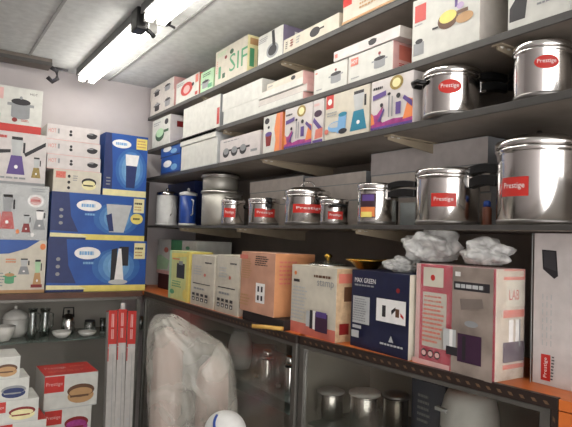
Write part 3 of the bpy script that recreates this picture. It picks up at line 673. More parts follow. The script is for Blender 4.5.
# back cartons on shelf D
GD = 'long grey cartons at the back of the lowest shelf'
def dcart(lab, xl, xr, z0, h, X=1.305, m=mat('long_carton_card', (.86, .82, .78), .55)):
    o, t = rbox('long_carton', lab, xl, xr, z0, None, h=h, X=X, d=.125, front=m, group=GD, art=[('r', 0, 0, 1, .03, GRY), ('r', 0, .97, 1, 1, LGR)], side=GRY); return t
t = dcart('bottom long grey carton behind the two right-hand tall cookers', 398, 491, zD, .1)
t = dcart('middle long grey carton behind the two right-hand tall cookers', 371, 490, t, .08)
t = dcart('top long grey carton behind the two right-hand tall cookers', 371, 488, t, .078, m=WP)
t = dcart('bottom long grey carton behind the loop-handled pot', 250, 366, zD, .1)
t = dcart('middle long grey carton behind the loop-handled pot', 250, 366, t, .06)
t = dcart('top long grey carton behind the loop-handled pot, left half', 250, 303, t, .055)
dcart('short top carton right of the left one, behind the loop-handled pot', 305, 366, t-.055, .042)
r_, _ = rbox('plastic_packet', 'pale bluish packet standing between the flame-stickered and tall cookers', 400, 415, zD, 203, X=1.24, d=.04, front=mat('pale_packet', (.68, .72, .72), .4), cat='packet', flap=False, film=True)
rt_ = empty('spout_bottle', (1.2, yx(487, 1.2, zD+.03), zD))
lathe('bottle', [(0, 0), (.011, 0), (.012, .004), (.012, .045), (.009, .05), (0, .05)], mat('brown_plastic', (.42, .22, .14), .4), rt_, 16)
lathe('cap', [(0, .05), (.0095, .0505), (.0095, .062), (.006, .066), (0, .067)], BPLA, rt_, 16)
tag(rt_, 'small brown bottle with blue cap standing left of the largest cooker', 'bottle')

# ------------------------------------------------------------------ boxes on the right counter
GE = 'appliance boxes on the right counter'
XF = 1.09
rbox('tea_set_box', 'white and green printed box raised behind the yellow box at the counter corner', 157, 196, zE+.085, 239, X=1.17, d=.2, front=W, group=GE, art=[('r', .38, .7, .66, 1, GRN), ('p', [(0, .1), (.3, .15), (.35, .4), (.1, .55), (0, .5)], PGR), ('e', .25, .7, .06, .08, SAL), ('e', .75, .5, .1, .1, PGR), ('r', 0, 0, 1, .1, PPK), ('e', .8, .8, .05, .05, GRN)])
rbox('storage_box', 'dark red-brown box lying under the raised green and white box', 158, 196, zE, None, h=.084, X=1.165, d=.24, front=mat('dark_red_card', (.28, .12, .12), .6), group=GE)
rbox('lamp_box', 'upright pale yellow-green box with black gadget picture at the counter corner', 168.5, 188.5, zE, 250, X=1.035, d=.12, front=mat('yellow_green_card', (.80, .82, .52), .5), group=GE, side=YEL,
  art=[('r', .4, .45, .8, .75, DRK), ('r', .5, .72, .7, .8, GRY), ('r', 0, 0, .12, 1, PGR), ('r', .88, 0, 1, 1, YEL), ('e', .2, .15, .12, .05, GRN), ('p', [(.12, .85), (.88, .9), (.88, .97), (.12, .95)], YEL), ('e', .85, .15, .1, .1, YEL), lines(.2, .25, .7, .4, 3, GRN), lines(.2, .8, .6, .87, 1, ORG)])
wa = [('l', 0.6, 0.828, 0.92, 0.892, 1, DRK), ('r', .1, .43, .85, .445, DRK), lines(.15, .3, .75, .38, 1, GRY), ('e', .62, .62, .05, .03, SAL), lines(.15, .6, .5, .8, 4, LGR)]
wa += sum([[('r', .12+.19*i, .1, .24+.19*i, .17, DRK), ('r', .12+.19*i, .2, .24+.19*i, .25, DRK), ('e', .18+.19*i, .13, .03, .02, WHT)] for i in range(4)], [])
rbox('appliance_box', 'white box with rows of small dark icons, left one of the pair on the counter', 190.5, 214, zE, 254, X=1.035, d=.2, front=WC, art=wa, group='pair of white icon boxes on the counter')
rbox('appliance_box', 'white box with rows of small dark icons, right one of the pair on the counter', 215.5, 239, zE, 254, X=1.035, d=.2, front=WC, art=wa, group='pair of white icon boxes on the counter')
o, _ = rbox('storage_box', 'near-black flat block standing in for the shaded gap under the peach carton', 243, 284, zE, None, h=.034, X=1.03, d=.2, front=mat('shaded_gap_black', (.14, .10, .10), .6), group=GE, flap=False)  # added slab, its near-black colour stands for the shade under the peach carton
rbox('appliance_box', 'peach pink carton with white symbol label in the middle of the counter', 240, 274.5, zE+.0345, 251, X=1.028, d=.17, front=PEACH, group=GE, side=mat('orange_peach_card', (.84, .56, .36), .55),
  art=[('r', .48, .18, .74, .5, WHT), ('r', .53, .36, .58, .45, DRK), ('r', .63, .36, .68, .45, DRK), ('r', .53, .22, .58, .3, DRK), ('r', .63, .22, .68, .3, DRK), lines(.45, .78, .85, .95, 5, DRK), lines(.08, .55, .4, .9, 9, TAN), lines(.08, .1, .4, .3, 4, TAN), ('r', .05, .88, .3, .95, SAL)],
  sart=[lines(.1, .5, .6, .9, 6, SAL), ('r', .7, .1, .95, .6, DRK)], tart=[('r', 0, .48, 1, .54, LGR)])
rbox('appliance_box', 'white box with purple jar picture and pink base band', 290.5, 336, zE, 264, X=1.056, d=.15, front=WC, group=GE, side=mat('beige_patterned_card', (.78, .65, .50), .5, var=.15, scale=50),
  art=[('r', 0, 0, 1, .16, SAL), ('l', 0.52, 0.825, 0.9, 0.905, 1, BRN), ('t', 'stamp', .6, .7, .95, .82, GRY), ('r', .06, .75, .2, .79, DRK), ('e', .1, .88, .03, .03, ORG), lines(.05, .2, .4, .7, 10, LGR),
   ('r', .62, .1, .88, .36, PUD), ('r', .5, .12, .56, .38, DRK), ('r', .57, .12, .62, .38, WHT), ('r', .42, .14, .5, .36, LGR), ('r', .64, .3, .86, .38, PUR)],
  sart=[('r', .1, .1, .35, .25, RDK), ('r', .4, .2, .6, .5, ORC), ('r', .2, .55, .5, .75, BRN), ('r', .5, .7, .8, .9, TAN), ('r', .6, .05, .9, .3, SAL), ('r', .05, .8, .4, .95, SAL)])
rbox('appliance_box', 'navy blue box with white panels and silver lettering', 350.5, 409, zE, 269, X=1.083, d=.2, front=NAV, group=GE, side=WC,
  art=[('t', 'MAX GREEN', .06, .84, .44, .9, WHT), ('l', 0.06, 0.781, 0.44, 0.829, 1, GRY), ('r', .04, .31, .35, .66, LGR), lines(.07, .34, .32, .64, 10, GRY), ('r', .5, .4, .98, .68, WHT), ('r', .6, .46, .66, .6, DRK), ('r', .82, .48, .88, .58, BRN), ('p', [(.75, .55), (.82, .6), (.82, .56), (.76, .5)], DRK), ('p', [(.9, .54), (.95, .5), (.95, .47), (.9, .5)], RED),
   ('r', .08, .25, .24, .29, LGR), ('r', .06, .13, .2, .22, LGR), ('p', [(.72, .17), (.76, .25), (.8, .17)], LGR), lines(.58, .11, .96, .16, 1, LGR), ('e', .86, .8, .03, .03, RDK)])
rbox('appliance_box', 'shrink-wrapped pink and cream box with dark grinder photo, largest on the counter', 415, 495.5, zE, 263, X=1.098, d=.11, front=PNK, group=GE, film=True,
  side=mat('cream_photo_card', (.78, .72, .64), .4, var=.15, scale=30), top=PPK,
  art=[('r', .0, 0, .06, 1, PPK), ('r', .1, .18, .42, .72, WC), lines(.12, .22, .4, .7, 11, SAL), ('r', .13, .78, .4, .97, WC), ('e', .26, .87, .03, .03, RED), ('r', .0, 0, .5, .05, PPK),
   ('e', .16, .12, .04, .04, DRK), ('e', .25, .12, .04, .04, DRK), ('e', .34, .12, .04, .04, DRK), ('e', .16, .12, .03, .025, PPK), ('e', .25, .12, .03, .025, PPK), ('e', .34, .12, .03, .025, PPK),
   ('r', .52, 0, 1, 1, mat('photo_print', (.58, .52, .48), .4, var=.25, scale=14)), ('r', .54, .78, .96, .86, DRK), ('l', 0.56, 0.78, 0.9, 0.86, 1, LGR), ('r', .6, .12, .88, .38, PUD), ('r', .42, .2, .58, .4, LGR), ('r', .46, .16, .6, .24, DRK), ('r', .5, .24, .54, .4, WHT),
   ('e', .76, .48, .08, .03, GRY), ('p', [(.64, .6), (.9, .64), (.88, .72), (.62, .7)], mat('photo_shade_ink', (.48, .43, .40), .4)), ('r', .66, .14, .7, .36, DRK), ('l', 0.56, 0.882, 0.63, 0.978, 1, WHT)],
  sart=[('r', .35, .66, 1, .9, WC), ('t', 'LAB', .45, .72, .8, .81, RED), ('r', .25, .56, 1, .63, SAL), ('r', .25, .9, 1, 1, SAL), ('r', .45, .3, .6, .54, WHT), ('r', .68, .3, .8, .54, WHT), ('r', .25, .16, 1, .34, PUD), ('r', .25, .1, 1, .14, SAL), ('r', .8, .3, .85, .54, GRY)])
o, _ = rbox('appliance_box', 'tall upright white box with black appliance picture and red label at the counter end', 532.5, 600, zE, 233, X=1.19, d=.2, front=WP, group=GE, flap=False,
  art=[('p', [(.13, .89), (.36, .885), (.39, .72), (.33, .70), (.15, .76)], DRK), ('p', [(.15, .88), (.34, .877), (.365, .75), (.17, .775)], mat('screen_dark_ink', (.24, .23, .25), .4)),
   ('r', .14, .03, .29, .2, RED), ('tv', 'Prestige', .18, .05, .25, .18, WHT), ('l', .31, .04, .36, .2, 8, DRK), *[('r', x_, .26+.05*q_, x_+.018, .285+.05*q_+.012*((q_*3+int(x_*100)) % 2), LGR) for x_ in (.17, .24, .31) for q_ in range(7)], ('r', .0, 0, .012, 1, LGR)])
# things on top of the boxes
tz = L9 and None
def crumple(name, label, loc, sc, m, seed, cat, group=None, sub=5, amp=.35):
    bm = bmesh.new(); bmesh.ops.create_icosphere(bm, subdivisions=sub, radius=1)
    off = Vector((seed*3.1, seed*1.7, 0))
    for v in bm.verts:
        p = v.co.copy(); n1 = noise.noise(p*1.6+off); n2 = 1-abs(noise.noise(p*3.6+off))*2; n3 = 1-abs(noise.noise(p*8+off))*2
        p *= 1+amp*n1+.22*amp*n2+.05*amp*n3
        p = Vector((p.x*sc[0], p.y*sc[1], p.z*sc[2]+sc[2]*.9)); p.z = max(p.z, .0)
        v.co = p
    for f in bm.faces: f.smooth = True
    o = mesh_from(bm, name, [m]); o.location = loc; return tag(o, label, cat, group)
pzt = at(415, 263, 'X', 1.098).z+.0055
crumple('plastic_bag', 'crumpled clear plastic bag lying on the left end of the pink box', (1.17, yx(434, 1.17, pzt), pzt), (.07, .066, .044), BAGM, 1, 'plastic bag', 'crumpled bags on the pink box', amp=.5)
crumple('plastic_bag', 'crumpled clear plastic bag lying on the right end of the pink box', (1.17, yx(485, 1.17, pzt), pzt), (.06, .05, .032), BAGM, 2, 'plastic bag', 'crumpled bags on the pink box', amp=.5)
nzt = at(350.5, 269, 'X', 1.083).z
crumple('plastic_bag', 'small crumpled clear bag on the right end of the navy box', (1.16, yx(403, 1.16, nzt), nzt), (.05, .045, .022), BAGM, 3, 'plastic bag', 'crumpled bags on the pink box', amp=.5)
wzt = at(290.5, 264, 'X', 1.056).z
r = empty('glass_cover', (1.135, yx(328, 1.135, wzt), wzt))
lathe('lid', [(.062, 0), (.066, .002), (.062, .006), (.045, .013), (.015, .018), (0, .019)], GLW, r, 32); lathe('rim', [(.062, 0), (.0675, .001), (.0675, .005), (.062, .0055)], STEEL, r, 32)
lathe('knob', [(0, .017), (.006, .019), (.006, .026), (.013, .029), (.014, .035), (.008, .04), (0, .041)], BRASS, r, 16)
tag(r, 'glass lid with brass knob lying on the white box', 'lid')
r = empty('brass_dish', (1.155, yx(367, 1.155, nzt), nzt))
lathe('dish', [(0, 0), (.03, 0), (.035, .004), (.05, .02), (.066, .026), (.066, .029), (.045, .024), (.03, .008), (0, .007)], BRASS, r, 32)
tube('grip', [(0, -.062, .028), (0, -.085, .03), (0, -.1, .028)], .004, BRASS, r)
tag(r, 'shallow brass dish lying on the navy blue box', 'dish')
ya, yb = yx(250, .985, zE), yx(286, 1.05, zE)
r = tube('wooden_stick', [(1.024, yx(283, 1.024, zE), zE+.0081), (.99, yx(266, .99, zE), zE+.0081), (.955, yx(252, .955, zE), zE+.0081)], .007, mat('yellow_wood', (.80, .60, .25), .5))
tag(r, 'short yellow wooden stick sticking out over the counter edge below the peach carton', 'stick')

# ------------------------------------------------------------------ inside the right display case
def can_case(label, xl, xr, yt, yb, X, lidm=WPLA, m=STEEL, z0=None, name='steel_canister', cat='canister', group='canisters behind the right counter glass'):
    z0 = ZS2 if z0 is None else z0
    def ex(root, r, H):
        l = lathe('lid', [(r*.96, H*.86), (r*1.1, H*.87), (r*1.1, H*.93), (r*.9, H*.97), (0, H)], lidm, root, 28)
        lathe('neck_ring', [(r*.99, H*.8), (r*1.02, H*.82), (r*1.02, H*.85), (r*.96, H*.86)], m, root, 28)
    return pot_at(name, label, xl, xr, z0, yt, yb, X, [(0, 0), (.95, 0), (1, .03), (1, .8), (.96, .86), (0, .86)], m, cat, group, ex)
can_case('short steel canister with white lid behind the counter glass', 318, 343, 391, 419, 1.14)
can_case('taller steel canister with white lid, middle one behind the counter glass', 350, 379, 383, 421, 1.17)
can_case('tall dark steel canister with plain top, right of the white-lidded ones', 383, 408, 376, 421, 1.2, lidm=BASE, m=mat('dark_steel', (.45, .43, .40), .25, 1.))
Yk = yx(470, 1.2, 1.2); dk = (Vector((1.2, Yk, 1.15))-CAM).dot(fw); rk = 29/FOC*dk
zk = at(470, 388, 'X', 1.2).z
r = empty('water_flask', (1.2, Yk, ZS2)); Hk = zk-ZS2
lathe('body', [(0, 0), (rk*.9, 0), (rk, Hk*.1), (rk, Hk*.5)], WPLA, r, 40); lathe('upper_shell', [(rk*1.0, Hk*.5), (rk*.985, Hk*.51), (rk*.97, Hk*.7), (rk*.85, Hk*.88), (rk*.72, Hk*.97), (0, Hk)], WPLA, r, 40)
lathe('seam_ring', [(rk*.99, Hk*.485), (rk*1.01, Hk*.49), (rk*1.01, Hk*.51), (rk*.98, Hk*.515)], GRY, r, 40)
box_obj('badge', (-rk-.001, .015, Hk*.72), (-rk*.86, .05, Hk*.76), LGR, r)
tag(r, 'big rounded white flask behind the counter glass near the counter end', 'flask')
rbox('storage_box', 'dark blue-grey carton behind the counter glass left of the white flask', 411, 445, ZS2, 377, X=1.24, d=.12, front=mat('dark_blue_card', (.22, .24, .32), .5), flap=True, art=[lines(.2, .3, .6, .8, 5, GRY)])
def flask(label, xl, xr, yt, yb, X, z0):
    def ex(root, r, H):
        lathe('cap', [(r*.8, H*.8), (r*.84, H*.81), (r*.84, H*.96), (r*.5, H), (0, H)], STEEL, root, 20)
        lathe('collar', [(r*.99, H*.7), (r*1.05, H*.71), (r*1.05, H*.74), (r*.9, H*.76)], BLK, root, 20)
    pot_at('steel_flask', label, xl, xr, z0, yt, yb, X, [(0, 0), (.95, 0), (1, .03), (1, .7), (.8, .8), (0, .8)], STEEL, 'flask', 'steel flasks behind the counter glass', ex)
ZS3 = at(268, 380, 'X', 1.12).z
tag(box_obj('glass_shelf', (1.04, 1.5, ZS3-.006), (1.445, 2.83, ZS3), SG), 'upper glass shelf in the far display counter, carrying steel flasks', 'shelf')
flask('steel flask with black collar, left of two behind the counter glass', 261, 273, 346, 380, 1.09, ZS3)
flask('steel flask with black collar nearest the grey frame post', 284, 296, 347, 385, 1.09, ZS3)
o, _ = pot_at('jar', 'squat greyish white jar behind the counter glass next to the wrapped bundle', 228, 252, ZS3, 336, 374, 1.12, [(0, 0), (.8, 0), (1, .2), (1, .6), (.8, .85), (.6, .88), (.62, 1), (0, 1)], mat('frosted_jar', (.78, .79, .78), .4), 'jar', None, lambda rr, r_, H: lathe('lid', [(r_*.6, H*.95), (r_*.66, H), (r_*.66, H*1.1), (0, H*1.12)], GRY, rr, 20))
for i, (xa, xb, yt, yb, lab) in enumerate(((252, 276, 392, 424, 'dark glass bowl on the lower shelf behind the counter glass, left'), (280, 303, 394, 426, 'dark glass bowl on the lower shelf behind the counter glass, right'))):
    pot_at('glass_bowl', lab, xa, xb, ZS2, yt, yb, 1.2, [(0, 0), (.5, 0), (.55, .05), (.85, .5), (1, 1), (.95, 1), (.8, .52), (.5, .1), (0, .1)], GLW, 'bowl', 'glass bowls behind the counter glass', lambda rr, r_, H: lathe('foot', [(0, .001), (r_*.5, .001), (r_*.5, H*.08), (0, H*.09)], GLW, rr, 20))

for lab, a, b, yt_ in (('glass tumbler between the pale jar and the left steel flask', 253, 260, 354), ('glass tumbler between the two steel flasks', 275, 282, 352)):
    pot_at('glass_tumbler', lab, a, b, ZS3, yt_, 382, 1.1, [(0, 0), (.75, 0), (1, 1), (.92, 1), (.7, .08), (0, .08)], GLW, 'glass', 'glass tumblers behind the far counter glass', lambda rr, r_, H: lathe('base', [(0, .001), (r_*.74, .001), (r_*.74, H*.1), (0, H*.1)], WHT, rr, 16))
# ------------------------------------------------------------------ glassware in the back display case
GG = 'glassware on the back case shelf'
def bpot(name, label, xl, xr, z0, yt, Y, prof, m, cat, group=None, extra=None):
    xc = (xl+xr)/2; Xc = xx(xc, Y, z0); dep = (Vector((Xc, Y, z0))-CAM).dot(fw); r = (xr-xl)/2/FOC*dep; H = at(xc, yt, 'Y', Y).z-z0
    root = empty(name, (Xc, Y, z0)); lathe('body', [(a*r, b*H) for a, b in prof], m, root, 28)
    if extra: extra(root, r, H)
    tag(root, label, cat, group); return root, H
BOWL = [(0, 0), (.5, 0), (.55, .06), (.85, .4), (1, 1), (.96, 1), (.8, .45), (.5, .12), (0, .1)]
bpot('white_bowl', 'low white ceramic bowl at the left edge of the back glass shelf', -8, 14, ZS, 326, 2.99, BOWL, WCER, 'bowl', GG, lambda rr, r_, H: lathe('foot_ring', [(0, .0005), (r_*.45, .0005), (r_*.5, H*.12)], WCER, rr, 24))
o, h = bpot('casserole', 'white casserole with domed lid on the back glass shelf', 3, 26, ZS, 318, 3.1, [(0, 0), (.8, 0), (1, .3), (1, .9), (.9, 1), (0, 1)], WCER, 'dish', GG, lambda rr, r_, H: (lathe('lid', [(r_*1.0, H*.97), (r_*1.05, H), (r_*.9, H*1.25), (r_*.4, H*1.45), (0, H*1.5)], WCER, rr, 24), lathe('lid_knob', [(0, H*1.48), (r_*.15, H*1.5), (r_*.15, H*1.65), (0, H*1.7)], WCER, rr, 12)))
def jug_x(rr, r_, H):
    tube('handle', [(r_*.9, 0, H*.85), (r_*1.5, 0, H*.8), (r_*1.55, 0, H*.4), (r_*.95, 0, H*.2)], .005, GLW, rr); lathe('rim', [(r_*.92, H*.99), (r_*1.02, H*.995), (r_*1.02, H*1.02), (r_*.92, H*1.02)], GLW, rr, 24)
JUG = [(0, 0), (.8, 0), (1, .15), (.95, .5), (.78, .8), (.95, 1), (.9, 1), (.72, .8), (.88, .5), (.9, .15), (.7, .04), (0, .04)]
bpot('glass_jug', 'clear glass jug with handle, left one on the back glass shelf', 27, 36, ZS, 309, 3.0, JUG, GLW, 'jug', GG, jug_x)
bpot('glass_jug', 'clear glass jug with handle, middle one on the back glass shelf', 39, 49, ZS, 309, 3.06, JUG, GLW, 'jug', GG, jug_x)
bpot('steel_kettle', 'shiny dark steel kettle on the back glass shelf', 61, 74, ZS, 312, 3.08, [(0, 0), (.9, 0), (1, .2), (.95, .6), (.6, .9), (0, .95)], STEEL, 'kettle', GG, lambda rr, r_, H: (lathe('lid_knob', [(0, H*.94), (r_*.2, H*.97), (r_*.2, H*1.08), (0, H*1.1)], BLK, rr, 12), tube('handle', [(-r_*.8, 0, H*.75), (-r_*.7, 0, H*1.2), (r_*.7, 0, H*1.2), (r_*.8, 0, H*.75)], .004, BLK, rr)))
bpot('white_bowl', 'shallow white bowl in front of the steel kettle', 52, 71, ZS, 331, 2.98, BOWL, WCER, 'bowl', GG, lambda rr, r_, H: lathe('foot_ring', [(0, .0005), (r_*.45, .0005), (r_*.5, H*.12)], WCER, rr, 24))
bpot('white_bowl', 'shallow white bowl on the right of the back glass shelf', 78, 96, ZS, 331, 2.98, BOWL, WCER, 'bowl', GG, lambda rr, r_, H: lathe('foot_ring', [(0, .0005), (r_*.45, .0005), (r_*.5, H*.12)], WCER, rr, 24))
bpot('glass_jar', 'glass jar with dark lid behind the right-hand white bowl', 84, 95, ZS, 320, 3.1, [(0, 0), (.9, 0), (1, .1), (1, .8), (.8, .9), (0, .9)], GLW, 'jar', GG, lambda rr, r_, H: lathe('lid', [(r_*.8, H*.88), (r_*.9, H*.9), (r_*.9, H), (0, H*1.02)], DRK, rr, 20))
tum = [('clear glass tumbler left of the red and white tall boxes', 99, 105, 318), ('clear glass tumbler right of the red and white tall boxes', 137, 144, 316)]
for lab, a, b, y in tum:
    bpot('glass_tumbler', lab, a, b, ZS, y, 3.02, [(0, 0), (.75, 0), (1, 1), (.92, 1), (.7, .08), (0, .08)], GLW, 'glass', 'glass tumblers on the back shelf', lambda rr, r_, H: lathe('base', [(0, .001), (r_*.74, .001), (r_*.74, H*.1), (0, H*.1)], WHT, rr, 16))

# ------------------------------------------------------------------ dish boxes lower left, standing on a low stock table
zT = .62
r = empty('stock_table', (-.62, 2.2, 0))
box_obj('tabletop', (0, 0, zT-.03), (1.22, .5, zT), DWOOD, r, .003)
for x, y in ((.03, .03), (1.15, .03), (.03, .43), (1.15, .43)): box_obj('leg', (x, y, 0), (x+.04, y+.04, zT-.03), DWOOD, r, .002)
tag(r, 'dark wooden stock table below the stacks of red and white dish boxes', 'table')
def dbox(lab, xl, xr, z0, h, Y, pic, rz=0., d=.18, redtop=True):
    Xl = xx(xl, Y, z0+h/2); Xr = xx(xr, Y, z0+h/2)
    art = [('r', 0, .5, .36, .97, RED), ('t', 'Prestige', .03, .66, .33, .8, PPK)]+i_dish(.68, .42, .5, .62, *pic)+[('r', 0, .0, 1, .02, LGR)]
    tart = [('r', 0, 0, 1, 1, RED), ('t', 'Prestige', .1, .5, .5, .75, PPK), lines(.1, .2, .9, .4, 2, SAL), lines(.58, .55, .9, .75, 1, SAL)] if redtop else []
    o = carton('dish_box', lab, (Xl, Y, z0), rz, Xr-Xl, d, h, W, art, tart=tart, group='red and white dish boxes on the stock table'); return z0+h
def ht(px, py, Y): return at(px, py, 'Y', Y).z
Yd = 2.42
zt = ht(60, 375, Yd)
hs = (ht(60, 375, Yd)-ht(60, 409, Yd))
z = zt-hs
dbox('red-topped white dish box with golden dish picture, top of the right-hand stack', 44, 97.5, z, hs, Yd, (TAN, BRN), d=.2)
zz_ = z; n = 0
names = ['second dish box from the top of the right-hand stack, with magenta dish', 'third dish box down in the right-hand stack, below the magenta one']
k = 0
rem = z-zT; nb = max(1, round(rem/hs)); hh = rem/nb
for i in range(nb):
    zz0 = zT+i*hh
    lab = names[0] if i == nb-1 else ('lowest dish box of the right-hand stack' if i == 0 else 'dish box in the right-hand stack, %s from its bottom' % ['', 'second', 'third', 'fourth', 'fifth'][i])
    dbox(lab, 44, 91, zz0, hh-.0004, Yd, (MAG, RDK) if i == nb-1 else (TAN, BRN), d=.19)
Ye = 2.3
rows = [(352, 378, -22, 20, (TAN, BRN), 'topmost dish box of the leftmost stack, with orange cake-like picture'), (376, 398, -20, 29, (DBL, GRY), 'dish box with blue bowl picture, second in the leftmost stack'), (397, 421, -14, 38.5, (PYE, RDK), 'dish box with long golden dish picture, third in the leftmost stack'), (420, 445, -8, 46, (TAN, BRN), 'red-topped dish box, fourth down in the leftmost stack')]
tops = [ht(8, y, Ye) for y in (357, 379, 401, 424)]; bots = tops[1:]+[tops[3]-(tops[2]-tops[3])]
for (a_, b_, xl, xr, pic, lab), zt_, zb in zip(rows, tops, bots):
    dbox(lab, xl, xr, zb, zt_-zb-.0004, Ye, pic, d=.16, redtop=(a_ == 420))
z = bots[3]; nb = max(1, round((z-zT)/(tops[2]-tops[3]))); hh = (z-zT)/nb
for i in range(nb): dbox('dish box low in the leftmost stack, %s' % ['resting on the table', 'one above the bottom box', 'two above the bottom box', 'three above the bottom box', 'four above', 'five above'][i], -8, 44, zT+i*hh, hh-.0004, Ye, (TAN, BRN), d=.16)

# ------------------------------------------------------------------ three tall red and white boxes
def tall(label, xt, xb, yt, Yq):
    T = at(xt, yt, 'Y', Yq+.12); B = at(xb, 427, 'Y', Yq)
    d = (B-T); t = (.001-T.z)/d.z; F = T+d*t
    up_ = (T-F); L = up_.length
    w = .042
    mats = [mat('grey_white_tall_card', (.74, .72, .70), .5)]; bm = bmesh.new(); add_box(bm, (-w/2, -w/2, 0), (w/2, w/2, L), 0, .0015)
    for f in bm.faces: f.tag = False
    q = .16/L
    art = [('r', .0, 1-q, 1, 1, RED), ('r', 0, 1-q*1.5, .12, 1-q, RED), ('r', .35, 1-q*.5, .62, 1-q*.1, PPK), ('r', .35, 1-q*.85, .62, 1-q*.56, PPK), ('r', .44, 1-q*.9, .5, 1-q*.1, RED), ('r', .0, 1-q*1.12, 1, 1-q*1.1, LGR), lines(.3, .1, .6, .6, 30, LGR), ('r', .46, .05, .5, 1-q*1.3, GRY)]
    add_art(bm, art, (-w/2, -w/2, 0), (w, 0, 0), (0, 0, L), (0, -1, 0), mats)
    add_art(bm, [('r', .0, 1-q, 1, 1, RED)], (w/2, -w/2, 0), (0, w, 0), (0, 0, L), (1, 0, 0), mats)
    root = empty('tube_box', F); q4 = up_.to_track_quat('Z', 'Y'); root.rotation_mode = 'QUATERNION'
    zax = up_.normalized(); xax = Vector((1, 0, 0)); xax = (xax-zax*xax.dot(zax)).normalized(); yax = zax.cross(xax)
    root.rotation_quaternion = Matrix((xax, yax, zax)).transposed().to_quaternion()
    mesh_from(bm, 'carton', mats, root); box_obj('end_cap', (-w/2-.0006, -w/2-.0006, L-.004), (w/2+.0006, w/2+.0006, L+.001), RED, root)
    return tag(root, label, 'box', 'tall slim red and white boxes leaning in the corner'), T
tall('leftmost of the three tall slim red and white boxes leaning in the corner', 112, 108.5, 311, 2.62)
tall('middle of the three tall slim red and white boxes leaning in the corner', 121.5, 117.5, 310, 2.62)
o, T = tall('rightmost of the three tall slim red and white boxes leaning in the corner', 131, 126.5, 311.5, 2.62)
Tm = at(123, 303, 'Y', 2.80); F = Vector((Tm.x-.02, 2.70, 0.001))
o = tube('white_rod', [F, Tm], .011, WPLA); tag(o, 'slim white rod standing behind the three tall boxes', 'rod')

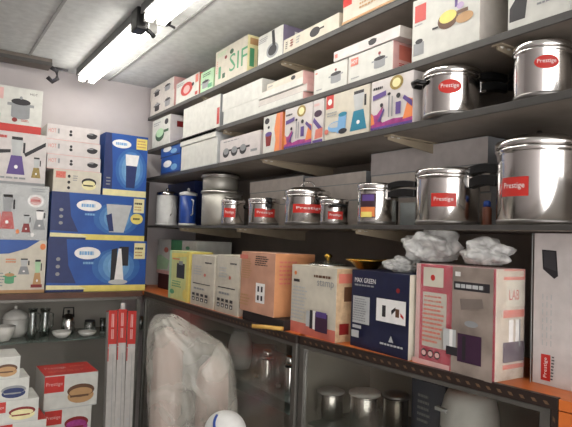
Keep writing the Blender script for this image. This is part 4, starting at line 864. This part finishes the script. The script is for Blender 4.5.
# ------------------------------------------------------------------ wrapped bundle in the foreground
def bundle():
    root = empty('wrapped_bundle', (0, 0, 0))
    def dp(px, py, dep): 
        d = fw+rt*((px-286)/FOC)+up*((213.5-py)/FOC); return CAM+d*dep
    mb = bmesh.new()
    base = dp(190, 400, 1.55); 
    cA = dp(170, 330, 1.55); cB = dp(210, 352, 1.55)
    root.location = (base.x, base.y, 0)
    def col(c, prof, inner, amp, seed, nm, m, seg=64, lean=Vector((0, 0, 0))):
        bm = bmesh.new(); rings = []; H = c.z
        for i, (t, rr) in enumerate(prof):
            z = t; ring = []
            for k in range(seg):
                a = 2*PI*k/seg
                q = Vector((math.cos(a), math.sin(a), 0))
                w = noise.noise(Vector((q.x*1.5+seed, q.y*1.5, z*2)))*.5+noise.noise(Vector((q.x*4+seed, q.y*4, z*2.5+z)))*.35+(1-abs(noise.noise(Vector((q.x*6+seed, q.y*6, z*3))))*2)*.18
                r_ = rr*(1+amp*w)
                ring.append(bm.verts.new((c.x-base.x+q.x*r_+lean.x*(z-.5), c.y-base.y+q.y*r_+lean.y*(z-.5), z)))
            rings.append(ring)
        for A, B in zip(rings, rings[1:]):
            for k in range(seg):
                f = bm.faces.new((A[k], A[(k+1) % seg], B[(k+1) % seg], B[k])); f.smooth = True
        f = bm.faces.new(rings[-1]); f.smooth = True; bm.faces.new(rings[0][::-1])
        return mesh_from(bm, nm, [m], root)
    def prof(ztop, r, rb, round_=.1, n=40):
        P = []
        for i in range(n+1):
            z = .002+(ztop-.002)*i/n; d = ztop-z
            rr = rb+(r-rb)*min(1, z/.6)
            if d < round_: rr *= math.sqrt(max(0.02, 1-(1-d/round_)**2))
            P.append((z, rr))
        for s in (.97, .985, .995): P.append((.002+(ztop-.002)*s, 0)) if False else None
        return P
    pk = mat('pink_beige_cloth', (.66, .57, .53), .7, var=.06, scale=8)
    rows = [(315, 159, 173), (316.5, 155, 178), (319, 153, 182), (323, 151, 188), (329, 149, 198), (336, 148, 210), (342, 147, 220), (350, 147, 228), (362, 146, 232), (380, 147, 235), (405, 148, 237), (430, 149, 238), (500, 150, 240), (700, 150, 242)]
    K = []
    for y, a, b in rows:
        pa, pb = dp(a, y, 1.55), dp(b, y, 1.55); K.append(((pa+pb)/2, (pb-pa).length/2))
    K.append((Vector((K[-1][0].x, K[-1][0].y, .002)), K[-1][1]))
    rd = Vector((rt.x, rt.y, 0)).normalized(); fd = Vector((fw.x, fw.y, 0)).normalized()
    bm = bmesh.new(); rings = []; seg = 96; ST = []
    for (c0, w0), (c1, w1) in zip(K, K[1:]):
        n = max(1, int(abs(c0.z-c1.z)/.008)); ST += [(c0.lerp(c1, q/n), w0+(w1-w0)*q/n) for q in range(n)]
    ST.append(K[-1])
    for c, w in ST:
        ring = []
        for k in range(seg):
            a = 2*PI*k/seg; u = math.cos(a); v = math.sin(a)
            n = noise.noise(Vector((u*2, v*2, c.z*3)))*.10+(1-abs(noise.noise(Vector((u*5+c.z, v*5, c.z*4))))*2)*.06
            dent = .35*math.exp(-((u-.02+(c.z-1.)*.6)/.16)**2) if v < 0 and c.z < 1.18 else 0
            dp_ = min(w, .075)*(1+n*1.2-dent)
            ring.append(bm.verts.new((c.x-base.x+rd.x*u*w*(1+n*.35)+fd.x*v*dp_, c.y-base.y+rd.y*u*w*(1+n*.35)+fd.y*v*dp_, max(.001, c.z+n*.03))))
        rings.append(ring)
    for A, B in zip(rings, rings[1:]):
        for k in range(seg): bm.faces.new((A[k], A[(k+1) % seg], B[(k+1) % seg], B[k])).smooth = True
    bm.faces.new(rings[0]).smooth = True
    mesh_from(bm, 'wrapping_film', [WRAP], root)
    zA_ = dp(170, 316, 1.55).z; zB_ = dp(205, 345, 1.55).z
    cA = dp(169, 330, 1.55); cB = dp(214, 352, 1.55)
    col(cA, prof(zA_-.03, .042, .05, .06), 0, .03, 2, 'cloth_roll', pk)
    col(cB, prof(zB_-.03, .045, .05, .07), 0, .03, 3, 'cloth_roll', pk)
    return tag(root, 'tall bundle of pinkish rolls wrapped in milky clear plastic, standing in front of the counter', 'bundle')
bundle()
# pale bag with a blue stripe at the bottom
P = CAM+(fw+rt*((226-286)/FOC)+up*((213.5-411)/FOC))*1.36
r = empty('striped_bag', (P.x, P.y, 0)); RB = .053
def rbag(d): return RB*(max(0, 1-(1-min(d, .05)/.05)**2))**.5
bm = bmesh.new(); seg = 48; rings = []
ds = [0, .001, .003, .006, .01, .015, .02, .03, .04, .05]+[.05+(P.z-.052)*k/30 for k in range(1, 31)]
for d in ds:
    z = P.z-d; rr = max(.002, rbag(d))
    rings.append([bm.verts.new((math.cos(2*PI*k/seg)*rr*(1+.04*noise.noise(Vector((math.cos(2*PI*k/seg)*2, math.sin(2*PI*k/seg)*2, z*5)))), math.sin(2*PI*k/seg)*rr, z)) for k in range(seg)])
for A, B in zip(rings, rings[1:]):
    for k in range(seg): bm.faces.new((A[k], A[(k+1) % seg], B[(k+1) % seg], B[k])).smooth = True
bm.faces.new(rings[0]).smooth = True; bm.faces.new(rings[-1][::-1])
mesh_from(bm, 'bag', [WPLA], r)
ac = math.atan2(-P.y, -P.x); q = []
for t in range(13):
    d = .006+.075*(t/12)**1.3; a = ac-1.0+1.1*(t/12)
    q.append((math.cos(a)*rbag(d), math.sin(a)*rbag(d), P.z-d))
tube('stripe', q, .0035, BPLA, r)
tag(r, 'white rounded bag with a blue stripe at the foot of the wrapped bundle', 'bag')

# ------------------------------------------------------------------ light
w = bpy.data.worlds.new('world'); S.world = w; w.use_nodes = True
bg = w.node_tree.nodes['Background']; bg.inputs[0].default_value = (1., .97, .94, 1); bg.inputs[1].default_value = 3.1
S.view_settings.view_transform = 'Standard'; S.view_settings.look = 'None'; S.view_settings.gamma = 1
S.view_settings.use_curve_mapping = False; S.view_settings.exposure = 0.35
